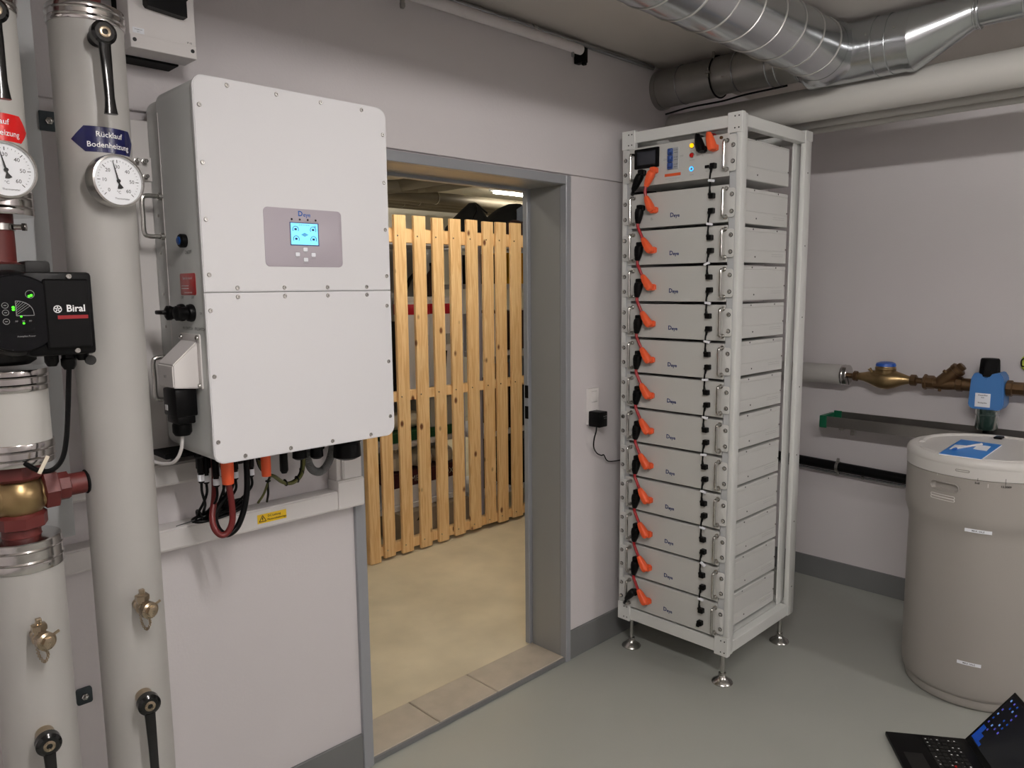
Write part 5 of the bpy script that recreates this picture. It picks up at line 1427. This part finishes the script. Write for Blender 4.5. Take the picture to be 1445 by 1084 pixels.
bm = NB(); cyl(bm, (-.815, -1.224, .9807), (-.660, -1.272, .9807), .0044, 16); part('barrel', bm, 'plastic_white', t)
bm = NB(); lathe(bm, [(.0044, 0), (.0048, .004), (.0035, .018), (.001, .028)], (-.815, -1.224, .9807), (-.955, .296, 0), 14); part('tip', bm, 'print_blue', t)
bm = NB(); box(bm, -.70, -.664, -1.2725, -1.2705, .9845, .9860); part('pocket_clip', bm, 'plastic_white', t)

# ================================================================== wall socket and adapter left of the rack
t = thing('wall_socket', 'white double socket and switch plate on the wall left of the rack', 'socket', (-1.512, 0, 1.02))
bm = NB(); slab(bm, .074, .156, .004, (-1.513, -.011, 1.098), X1, Z1, (0, .0105, 0), .002); part('plate', bm, 'plastic_white', t)
bm = NB(); slab(bm, .034, .044, .003, (-1.508, -.0145, 1.140), X1, Z1, (0, .004, 0), .001); part('rocker', bm, 'trunk_white', t)
bm = NB(); slab(bm, .050, .060, .003, (-1.513, -.0125, 1.058), X1, Z1, (0, .002, 0), .0006); part('socket_face', bm, 'trunk_white', t)
bm = NB(); box(bm, -1.527, -1.489, -.0116, -.0106, 1.1158, 1.1170); box(bm, -1.527, -1.489, -.0116, -.0106, 1.1632, 1.1640); part('joint_line', bm, 'print_grey', t)
t = thing('power_adapter', 'black plug-in power adapter in the socket left of the rack', 'adapter', (-1.52, -.03, 1.05))
bm = NB(); box(bm, -1.551, -1.497, -.075, -.0145, 1.016, 1.082, bev=.004); ad = part('housing', bm, 'black_plastic', t)
bm = NB(); text(bm, 'ADAPTER', .006, (-1.514, -.0755, 1.062), X1, Z1); text(bm, '12V 2A', .006, (-1.514, -.0755, 1.053), X1, Z1); part('lettering', bm, 'print_grey', ad)
bm = NB(); tube(bm, [(-1.535, -.045, 1.018), (-1.537, -.045, .995), (-1.543, -.04, .965), (-1.534, -.03, .925), (-1.508, -.025, .895), (-1.470, -.02, .877), (-1.452, -.02, .876), (-1.432, -.02, .850), (-1.40, -.02, .838), (-1.30, -.02, .83)], [.0032, .0024], 8); part('cord', bm, 'black_plastic', t)

# ================================================================== laptop on the floor
LA, LH = V((-1.295, -1.182, 0)), V((-1.133, -1.388, 0))
ld_ = V((-.824, -.567, 0)); ld_.normalize()
ln = (LH - LA); LD = ln.length; ln.normalize()
ln = (ln - ld_ * ln.dot(ld_)).normalized()
LW = .355
t = thing('laptop', 'open black laptop with dark blue screen standing on the floor at the bottom right', 'laptop', LA + ld_ * LW / 2 + ln * LD / 2)
def lbox(bm, a0, a1, b0, b1, z0, z1, bev=0):
    k = NB(); box(k, a0, a1, b0, b1, z0, z1, bev)
    m = M(((ld_.x, ln.x, 0, LA.x), (ld_.y, ln.y, 0, LA.y), (0, 0, 1, 0), (0, 0, 0, 1)))
    merge(bm, k, m); bmesh.ops.recalc_face_normals(bm, faces=bm.faces[:])
    return bm
bm = NB(); lbox(bm, 0, LW, 0, LD, .003, .017, .003); bs = part('base', bm, 'laptop_black', t)
bm = NB(); lbox(bm, .02, .04, .02, .04, 0, .004); lbox(bm, LW - .04, LW - .02, .02, .04, 0, .004); lbox(bm, .02, .04, LD - .04, LD - .02, 0, .004); lbox(bm, LW - .04, LW - .02, LD - .04, LD - .02, 0, .004); part('rubber_feet', bm, 'rubber', bs)
for r_ in range(6):
    for c_ in range(15):
        bm = NB(); a = .022 + c_ * .0208; b = .115 + r_ * .0185
        if r_ == 0 and 4 <= c_ <= 8:
            if c_ > 4: bm.free(); continue
            lbox(bm, a, a + .101, b, b + .0155, .0165, .0185)
        else: lbox(bm, a, a + .0175, b, b + .0155, .0165, .0185)
        part('key', bm, 'laptop_key', bs)
bm = NB(); random.seed(3)
for k in range(70):
    r_, c_ = random.randrange(6), random.randrange(15)
    a = .022 + c_ * .0208 + .005; b = .115 + r_ * .0185 + .006
    lbox(bm, a, a + .004, b, b + .005, .0184, .0189)
part('key_legend', bm, 'print_white', bs, stuff=True)
bm = NB(); lbox(bm, .178, .184, .165, .171, .0184, .021); part('pointing_stick', bm, 'sticker_red', bs)
bm = NB(); lbox(bm, .12, .22, .025, .085, .0165, .0175); part('touchpad', bm, 'laptop_key', bs)
up = (ln * .146 + V((0, 0, .188))); SL = up.length; up.normalize()
sn = ld_.cross(up).normalized()
if sn.dot(ln) > 0: sn = -sn
so = LA + ln * LD + V((0, 0, .015))
def sbox(bm, a0, a1, b0, b1, c0, c1):
    k = NB(); box(k, a0, a1, b0, b1, c0, c1)
    m = M(((ld_.x, up.x, sn.x, so.x), (ld_.y, up.y, sn.y, so.y), (ld_.z, up.z, sn.z, so.z), (0, 0, 0, 1)))
    merge(bm, k, m); bmesh.ops.recalc_face_normals(bm, faces=bm.faces[:])
    return bm
bm = NB(); sbox(bm, 0, LW, 0, SL, -.006, 0); sc = part('screen_lid', bm, 'laptop_black', t)
bm = NB(); sbox(bm, .010, LW - .010, .020, SL - .012, 0, .0008); dp = part('display', bm, 'screen_night', t)
bm = NB()
for q in ((.012, .055, .025, .060), (.012, .035, .058, .085), (.04, .075, .024, .036)):
    sbox(bm, q[0], q[1], q[2], q[3], .0008, .0012)
part('window', bm, 'screen_blue', dp)
random.seed(11)
for k in range(26):
    c_, r_ = k % 4, k // 4
    a = .018 + .022 * c_ + random.uniform(-.003, .003); b = SL - .032 - .021 * r_
    if (b < .06 and a < .06) or random.random() < .2: continue
    bm = NB(); sbox(bm, a, a + .0065, b, b + .008, .0008, .0012); part('icon', bm, random.choice(('icon_violet', 'icon_pale', 'screen_blue')), dp)

# ================================================================== corridor: slatted wooden partition
FYF = 1.507
fen = thing('slatted_partition', 'spruce slatted partition of upright boards with visible gaps behind the doorway', 'partition', (-.6, FYF, .022))
sl = [(-1.572, -1.480), (-1.443, -1.345), (-1.304, -1.202), (-1.165, -1.067), (-1.030, -.929), (-.897, -.791), (-.760, -.657), (-.647, -.542), (-.515, -.405), (-.374, -.272), (-.236, -.134), (-.100, .002), (.036, .138)]
random.seed(5)
sl = [(a + .0155, b) for a, b in sl]
for k, (a, b) in enumerate(sl):
    bm = NB(); box(bm, a, b, FYF, FYF + .021, (.040, .036, .033, .036, .044, .050, .058, .042, .046)[k] if k < 9 else .045, 2.019 + .002 * (k % 3), bev=.002, seg=1)
    part('board', bm, 'spruce', fen)
for z0, z1, y0, y1 in ((1.868, 1.945, FYF + .021, FYF + .05), (.950, 1.008, FYF + .021, FYF + .06), (.050, .108, FYF + .021, FYF + .06)):
    bm = NB(); box(bm, -1.58, .14, y0, y1, z0, z1, bev=.002, seg=1); part('rail', bm, 'spruce', fen)
bm = NB(); box(bm, -1.58, .14, FYF + .05, FYF + .066, 1.868, 1.952, bev=.002, seg=1); part('rail', bm, 'spruce', fen)
bm = NB(); box(bm, -1.657, -1.582, FYF, FYF + .075, .024, 2.02, bev=.003, seg=1); part('post', bm, 'spruce', fen)
bm = NB(); box(bm, .10, .14, FYF + .022, FYF + .075, .024, 2.0, bev=.003, seg=1); part('post', bm, 'spruce', fen)
for k, (a, b) in enumerate(sl[:9]):
    bm = NB()
    for zz in (.085, .98, 1.905): lathe(bm, [(.0045, 0), (.0045, .0012), (0, .0014)], ((a + b) / 2 - .02, FYF, zz), (0, -1, 0), 10)
    part('nail', bm, 'steel', fen, stuff=True)

# ---- shelving and stored goods behind the partition
CF = .022
def shelf_unit(x0, x1, y0, y1, zs, label):
    t = thing('storage_shelf', label, 'shelf', ((x0 + x1) / 2, (y0 + y1) / 2, CF))
    for xx in (x0, x1 - .04):
        for yy in (y0, y1 - .03):
            bm = NB(); box(bm, xx, xx + .04, yy, yy + .03, CF, zs[-1] + .01, bev=.002, seg=1); part('upright', bm, 'steel_lilac', t)
    for z_ in zs:
        bm = NB(); box(bm, x0 + .002, x1 - .002, y0 + .002, y1 - .002, z_ - .034, z_, bev=.002, seg=1); part('shelf_board', bm, 'shelf_white', t)
    return t
s1 = shelf_unit(-1.62, -.70, 1.76, 2.24, [.24, .64, .96, 1.905], 'white steel shelf behind the left half of the slatted partition')
s2 = shelf_unit(-.575, .55, 1.76, 2.24, [.17, .60, 1.165, 1.63, 1.905], 'white steel shelf behind the right half of the slatted partition')
t = thing('slotted_post', 'lilac-white perforated steel post behind the middle of the partition', 'post', (-.612, 1.72, CF))
bm = NB(); box(bm, -.640, -.600, 1.705, 1.708, CF, 1.955); box(bm, -.640, -.637, 1.705, 1.735, CF, 1.955); part('angle_profile', bm, 'steel_lilac', t)
bm = NB()
for k in range(34): box(bm, -.624, -.616, 1.7046, 1.7052, .08 + .055 * k, .092 + .055 * k)
part('slot', bm, 'print_grey', t, stuff=True)
for lb, x0, x1, h in (('grey locker standing behind the left shelf', -1.9, -1.19, 1.88), ('grey locker behind the middle of the partition', -1.18, -.45, 1.88)):
    t = thing('locker', lb, 'locker', ((x0 + x1) / 2, 2.5, CF))
    bm = NB(); box(bm, x0, x1, 2.30, 2.70, CF, h, bev=.003, seg=1); part('carcass', bm, 'locker_grey', t)
    bm = NB(); box(bm, x0 + .02, (x0 + x1) / 2 - .003, 2.292, 2.30, .08, h - .03, bev=.002, seg=1); d_ = part('locker_door', bm, 'locker_grey', t)
    bm = NB(); box(bm, (x0 + x1) / 2 + .003, x1 - .02, 2.292, 2.30, .08, h - .03, bev=.002, seg=1); part('locker_door', bm, 'locker_grey', t)
    bm = NB(); box(bm, (x0 + x1) / 2 - .05, (x0 + x1) / 2 - .035, 2.28, 2.293, .95, 1.07, bev=.002, seg=1); part('handle', bm, 'black_plastic', d_)
def carton(nm, x0, x1, y0, y1, z0, z1, m_, label, cat='box', flap=True):
    t = thing(nm, label, cat, ((x0 + x1) / 2, (y0 + y1) / 2, z0))
    bm = NB(); box(bm, x0, x1, y0, y1, z0, z1, bev=.003, seg=1); part('body', bm, m_, t)
    if flap:
        bm = NB(); box(bm, x0 - .001, x1 + .001, y0 - .001, y1 + .001, z1 - .018, z1 + .002, bev=.002, seg=1); part('lid', bm, m_, t)
    return t
# white buckets with red band on the left shelf
for k, (x_, y_) in enumerate(((-1.02, 1.90), (-.80, 1.90))):
    t = thing('bucket', 'tall white bucket with red printed band behind the partition, %s one' % ('left' if k == 0 else 'right'), 'bucket', (x_, y_, .96), 'white buckets on the left shelf')
    bm = NB(); lathe(bm, [(.10, .961), (.104, .965), (.116, 1.48), (.116, 1.53)], (x_, y_, 0), Z1, 32); part('shell', bm, 'bucket_white', t)
    bm = NB(); lathe(bm, [(.1165, 1.44), (.1172, 1.441), (.1172, 1.505), (.1165, 1.506)], (x_, y_, 0), Z1, 32); part('printed_band', bm, 'bucket_red', t)
    bm = NB(); lathe(bm, [(.121, 1.528), (.122, 1.545), (.112, 1.552), (0, 1.552)], (x_, y_, 0), Z1, 32); part('lid', bm, 'bucket_white', t)
    bm = NB(); box(bm, x_ - .03, x_ + .04, y_ - .116, y_ - .108, 1.24, 1.31); part('paper_tag', bm, 'locker_grey', t)
t = thing('hose', 'grey and black hose loop above the white buckets', 'hose', (-1.05, 1.93, 1.553))
bm = NB(); tube(bm, [(-1.08, 1.90, 1.566), (-1.06, 1.89, 1.62), (-1.03, 1.89, 1.67), (-.98, 1.90, 1.70), (-.93, 1.91, 1.68), (-.90, 1.92, 1.566)], .013, 10); part('hose_run', bm, 'black_plastic', t)
t = thing('bottle', 'dark brown bottle standing on the white buckets', 'bottle', (-.86, 1.88, 1.553))
bm = NB(); lathe(bm, [(.045, 1.553), (.047, 1.56), (.047, 1.66), (.035, 1.70), (.016, 1.725), (.016, 1.75)], (-.86, 1.88, 0), Z1, 24); part('glass', bm, 'brown_dark', t)
bm = NB(); lathe(bm, [(.018, 1.75), (.018, 1.77)], (-.86, 1.88, 0), Z1, 16); part('cap', bm, 'black_plastic', t)
t = thing('strap', 'black strap hanging in front of the white buckets', 'strap', (-1.0, 1.775, .98))
bm = NB(); tube(bm, [(-1.005, 1.77, 1.34), (-1.008, 1.765, 1.25), (-1.02, 1.765, 1.12), (-1.03, 1.768, .99)], .006, 8); tube(bm, [(-.845, 1.77, 1.20), (-.86, 1.765, 1.10), (-.872, 1.768, .985)], .006, 8); part('webbing', bm, 'cloth_black', t)
t = thing('garden_tool', 'black spray gun hanging beside the right white bucket', 'tool', (-.72, 1.77, 1.0))
bm = NB(); tube(bm, [(-.735, 1.765, 1.26), (-.720, 1.765, 1.24), (-.725, 1.765, 1.20)], .012, 8); tube(bm, [(-.722, 1.765, 1.15), (-.730, 1.765, 1.09), (-.742, 1.765, 1.04), (-.744, 1.765, .98)], .010, 8); part('handle', bm, 'black_plastic', t)
carton('case', -1.32, -1.20, 1.78, 2.0, .962, 1.40, 'black_matt', 'upright black case behind the leftmost boards', 'case')
# lower boards of the left shelf
carton('crate', -1.30, -1.03, 1.78, 2.1, .641, .70, 'crate_green', 'flat green crate below the middle rail of the partition', 'crate')
t = thing('rolled_cloth', 'cream rolled cloth lying in the green crate', 'cloth', (-1.15, 1.9, .704))
bm = NB(); lathe(bm, [(.02, 0), (.05, .01), (.056, .05), (.056, .22), (.05, .25), (.02, .26)], (-1.28, 1.88, .762), (1, 0, 0), 20); part('roll', bm, 'cloth_cream', t)
carton('crate', -.99, -.72, 1.78, 2.1, .641, .70, 'crate_green', 'flat green crate on the left shelf, right of the cream cloth', 'crate')
carton('grey_box', -.97, -.74, 1.79, 2.08, .704, .90, 'locker_grey', 'grey box in the right green crate', 'box')
carton('storage_box', -1.29, -.73, 1.78, 2.1, .241, .345, 'shelf_white', 'long low white box on the bottom shelf behind the partition')
carton('book_box', -1.28, -.74, 1.785, 2.1, .348, .44, 'maroon', 'dark maroon box with pale lettering on the long white box')
bm = NB(); text(bm, 'HOME', .055, (-1.16, 1.7835, .39), X1, Z1); text(bm, 'BOX', .055, (-.85, 1.7835, .39), X1, Z1); part('lettering', bm, 'locker_grey', bpy.data.objects['book_box'])
for k, x_ in enumerate((-1.20, -1.0, -.82)):
    t = thing('linen_bag', 'small cream stuffed bag on the maroon box, %s of three' % ('left', 'middle', 'right')[k], 'bag', (x_, 1.88, .442), 'cream bags on the maroon box')
    bm = NB(); lathe(bm, [(.03, .0), (.075, .012), (.085, .05), (.07, .09), (.03, .115), (.012, .12), (.018, .135)], (x_, 1.88, .442), Z1, 20); part('sack', bm, 'cloth_cream', t)
carton('moving_box', -1.3, -.98, 1.70, 2.1, CF + .001, .20, 'carton', 'brown cardboard box on the corridor floor behind the leftmost boards')
carton('moving_box', -.95, -.72, 1.70, 2.1, CF + .001, .20, 'carton', 'brown cardboard box on the corridor floor near the perforated post')
bm = NB(); prism(bm, [(-.012, -.06), (.012, -.06), (.012, .03), (.035, .03), (0, .07), (-.035, .03), (-.012, .03)], (-1.14, 1.6995, .11), X1, Z1, (0, .0008, 0)); part('arrow_print', bm, 'print_black', bpy.data.objects['moving_box'])
# right shelf
carton('game_box', -.50, -.28, 1.78, 2.05, 1.632, 1.83, 'cloth_black', 'black box on the upper right shelf')
carton('yellow_box', -.26, -.01, 1.775, 2.0, 1.632, 1.845, 'box_yellow', 'yellow box on the upper right shelf')
carton('white_carton', .01, .24, 1.78, 2.0, 1.632, 1.80, 'shelf_white', 'white carton beside the yellow box')
carton('white_carton', -.52, -.30, 1.78, 2.05, 1.167, 1.42, 'shelf_white', 'white carton on the middle right shelf')
carton('dark_crate', -.29, -.08, 1.78, 2.05, 1.167, 1.44, 'brown_dark', 'dark brown crate on the middle right shelf', 'crate')
carton('grey_box', -.06, .22, 1.78, 2.05, 1.167, 1.37, 'jacket_white', 'pale grey box on the middle right shelf')
for k, x_ in enumerate((-.01, .10)):
    t = thing('folded_cloth', 'crumpled pale cloth on the pale grey box, %s one' % ('left', 'right')[k], 'cloth', (x_, 1.9, 1.373), 'crumpled cloths on the grey box')
    bm = NB(); lathe(bm, [(.04, 0), (.052, .015), (.045, .05), (.03, .07), (.01, .078)], (x_, 1.88, 1.3735), Z1, 14); part('fabric', bm, 'cloth_bluegrey' if k else 'cloth_cream', t)
t = thing('wooden_board', 'brown wooden board leaning behind the fifth gap of the partition', 'board', (-.37, 1.72, .602))
bm = NB(); box(bm, -.42, -.28, 1.765, 1.785, .602, 1.08, bev=.002, seg=1); part('plank', bm, 'board_brown', t)
carton('black_box', -.25, .24, 1.78, 2.1, .602, .94, 'black_matt', 'black box on the second right shelf')
carton('tool_case', -.27, -.02, 1.765, 2.0, .942, 1.10, 'cloth_bluegrey', 'blue-grey tool case on the black box', 'case')
carton('cream_carton', -.48, -.29, 1.80, 2.0, .49, .565, 'cloth_cream', 'small cream carton held under the second right shelf') if 0 else None
t = thing('artificial_tree', 'dark green artificial tree bundle on the lowest right shelf', 'plant', (-.38, 1.9, .172))
bm = NB(); random.seed(9)
for k in range(260):
    p = V((-.38 + random.uniform(-.10, .10), 1.86 + random.uniform(-.06, .08), .18 + random.uniform(0, .36)))
    d = V((random.uniform(-1, 1), random.uniform(-1, .2), random.uniform(-.3, 1))).normalized() * .035
    s = d.cross(V((.3, .2, 1))).normalized() * .004
    bm.faces.new([bm.verts.new(q) for q in (p - s, p + s, p + d)])
part('needles', bm, 'leaf_dark', t, stuff=True)
bm = NB(); cyl(bm, (-.38, 1.88, .171), (-.38, 1.88, .54), .05, 14); part('stem', bm, 'black_matt', t)
carton('black_box', -.24, .20, 1.78, 2.1, .172, .50, 'black_matt', 'black box on the lowest right shelf')
carton('moving_box', -.12, .18, 1.64, 1.755, CF + .001, .30, 'board_brown', 'brown wooden box on the floor at the right end of the partition')
# bags on top of the right shelf
def sack(nm, label, sec, m_, loc, cat='bag'):
    t = thing(nm, label, cat, loc)
    bm = NB()
    prev = None
    for (z_, cx, cy, rx, ry) in sec:
        rg = []
        for k in range(24):
            a = 2 * PI * k / 24
            wob = 1 + .05 * math.sin(3 * a + z_ * 40) + .03 * math.sin(7 * a + z_ * 90)
            rg.append(bm.verts.new((cx + rx * wob * math.cos(a), cy + ry * wob * math.sin(a), z_)))
        if prev:
            for k in range(24): bm.faces.new((prev[k], prev[(k + 1) % 24], rg[(k + 1) % 24], rg[k]))
        else: bm.faces.new(rg[::-1])
        prev = rg
    bm.faces.new(prev)
    part('fabric', bm, m_, t, angle=60)
    return t
b1 = sack('travel_bag', 'black peaked bag on top of the shelf behind the partition', [(1.907, -.44, 2.0, .15, .14), (1.93, -.44, 2.0, .18, .16), (2.02, -.43, 2.0, .17, .15), (2.09, -.41, 2.0, .125, .12), (2.15, -.40, 2.0, .065, .08), (2.195, -.395, 2.0, .012, .03)], 'cloth_black', (-.43, 2.0, 1.907))
bm = NB(); tube(bm, [(-.50, 1.885, 2.06), (-.44, 1.90, 2.14), (-.395, 1.965, 2.192), (-.34, 1.90, 2.12)], .006, 8); part('piping', bm, 'black_plastic', b1)
b2 = sack('rucksack', 'black and blue-grey rucksack on top of the shelf at the right', [(1.907, -.02, 2.0, .20, .15), (1.94, -.02, 2.0, .235, .17), (2.05, -.02, 2.0, .23, .16), (2.12, -.02, 2.0, .19, .14), (2.18, .02, 2.0, .12, .11), (2.215, .03, 2.0, .05, .05)], 'cloth_black', (0, 2.0, 1.907))
bm = NB()
pv = None
for k in range(9):
    a = -.115 + .19 * k / 8
    rg = [bm.verts.new((a + .04 * math.sin(q) * .3, 1.835 + .07 * (q / 2.2) ** 2 * (1 if q > 0 else 1) + .002, 2.20 - .11 * (q / 1.2) if 0 else 2.205 - .10 * q - .05 * abs(k - 4) / 4)) for q in (0, .3, .6, .9, 1.2)]
    if pv:
        for j in range(4): bm.faces.new((pv[j], pv[j + 1], rg[j + 1], rg[j]))
    pv = rg
ex = bmesh.ops.extrude_face_region(bm, geom=bm.faces[:])
bmesh.ops.translate(bm, vec=(0, -.008, .004), verts=[g for g in ex['geom'] if isinstance(g, bmesh.types.BMVert)])
bmesh.ops.recalc_face_normals(bm, faces=bm.faces[:])
part('flap', bm, 'cloth_bluegrey', b2, label='blue-grey flap', angle=60)
bm = NB(); tube(bm, [(.02, 1.92, 2.19), (.06, 1.90, 2.235), (.12, 1.90, 2.24), (.17, 1.93, 2.20)], .008, 8); part('carry_strap', bm, 'black_plastic', b2)
t = thing('ball', 'reddish brown ball between the bags on top of the shelf', 'ball', (-.215, 1.86, 1.907))
bm = NB(); bmesh.ops.create_uvsphere(bm, u_segments=24, v_segments=16, radius=.085); bmesh.ops.translate(bm, vec=(-.17, 1.80, 1.993), verts=bm.verts); part('ball_skin', bm, 'brown_dark', t)
bm = NB(); ring(bm, (-.17, 1.80, 1.993), (0, .4, 1), .0852, .0012, 32, 6); part('ball_seam', bm, 'black_plastic', t)

# ---- ducts and pipes under the corridor ceiling
for k, (y_, z_, r) in enumerate(((3.25, 2.39, .05), (3.50, 2.395, .045), (3.74, 2.40, .045), (3.98, 2.405, .04))):
    t = thing('ceiling_pipe', 'grey-brown pipe running level across the corridor ceiling, %s from the doorway' % ('nearest', 'second', 'third', 'farthest')[k], 'pipe', (0, y_, z_), 'level pipes across the corridor ceiling')
    bm = NB(); cyl(bm, (-5.99, y_, z_), (3.39, y_, z_), r, 24); part('pipe_run', bm, 'duct_beige', t)
    for xx in (-.9, .3):
        bm = NB(); cyl(bm, (xx, y_, z_ + r), (xx, y_, CC), .006, 8); ring(bm, (xx, y_, z_), X1, r + .003, .004, 28, 6); part('hanger', bm, 'steel', t)
for k, x_ in enumerate((-.27, -.02)):
    t = thing('ceiling_pipe', 'grey-brown pipe on the corridor ceiling running away from the doorway, %s one' % ('left', 'right')[k], 'pipe', (x_, 2.3, 2.40), 'pipes running away from the doorway')
    bm = NB(); tube(bm, [(x_ + .0, .75, 2.425), (x_, 1.6, 2.425), (x_, 2.6, 2.425), (x_, 2.95, 2.425), (x_ - .05, 3.09, 2.425), (x_ - .25, 3.13, 2.42), (x_ - .6, 3.13, 2.42), (-3.5, 3.13, 2.42)] if k == 0 else [(x_, .75, 2.425), (x_, 1.6, 2.425), (x_, 2.5, 2.425), (x_ - .0, 2.80, 2.425), (x_ - .06, 2.95, 2.425), (x_ - .2, 2.99, 2.42), (x_ - .9, 2.99, 2.36), (-3.5, 2.99, 2.34)], .048, 16); part('pipe_run', bm, 'duct_beige', t)
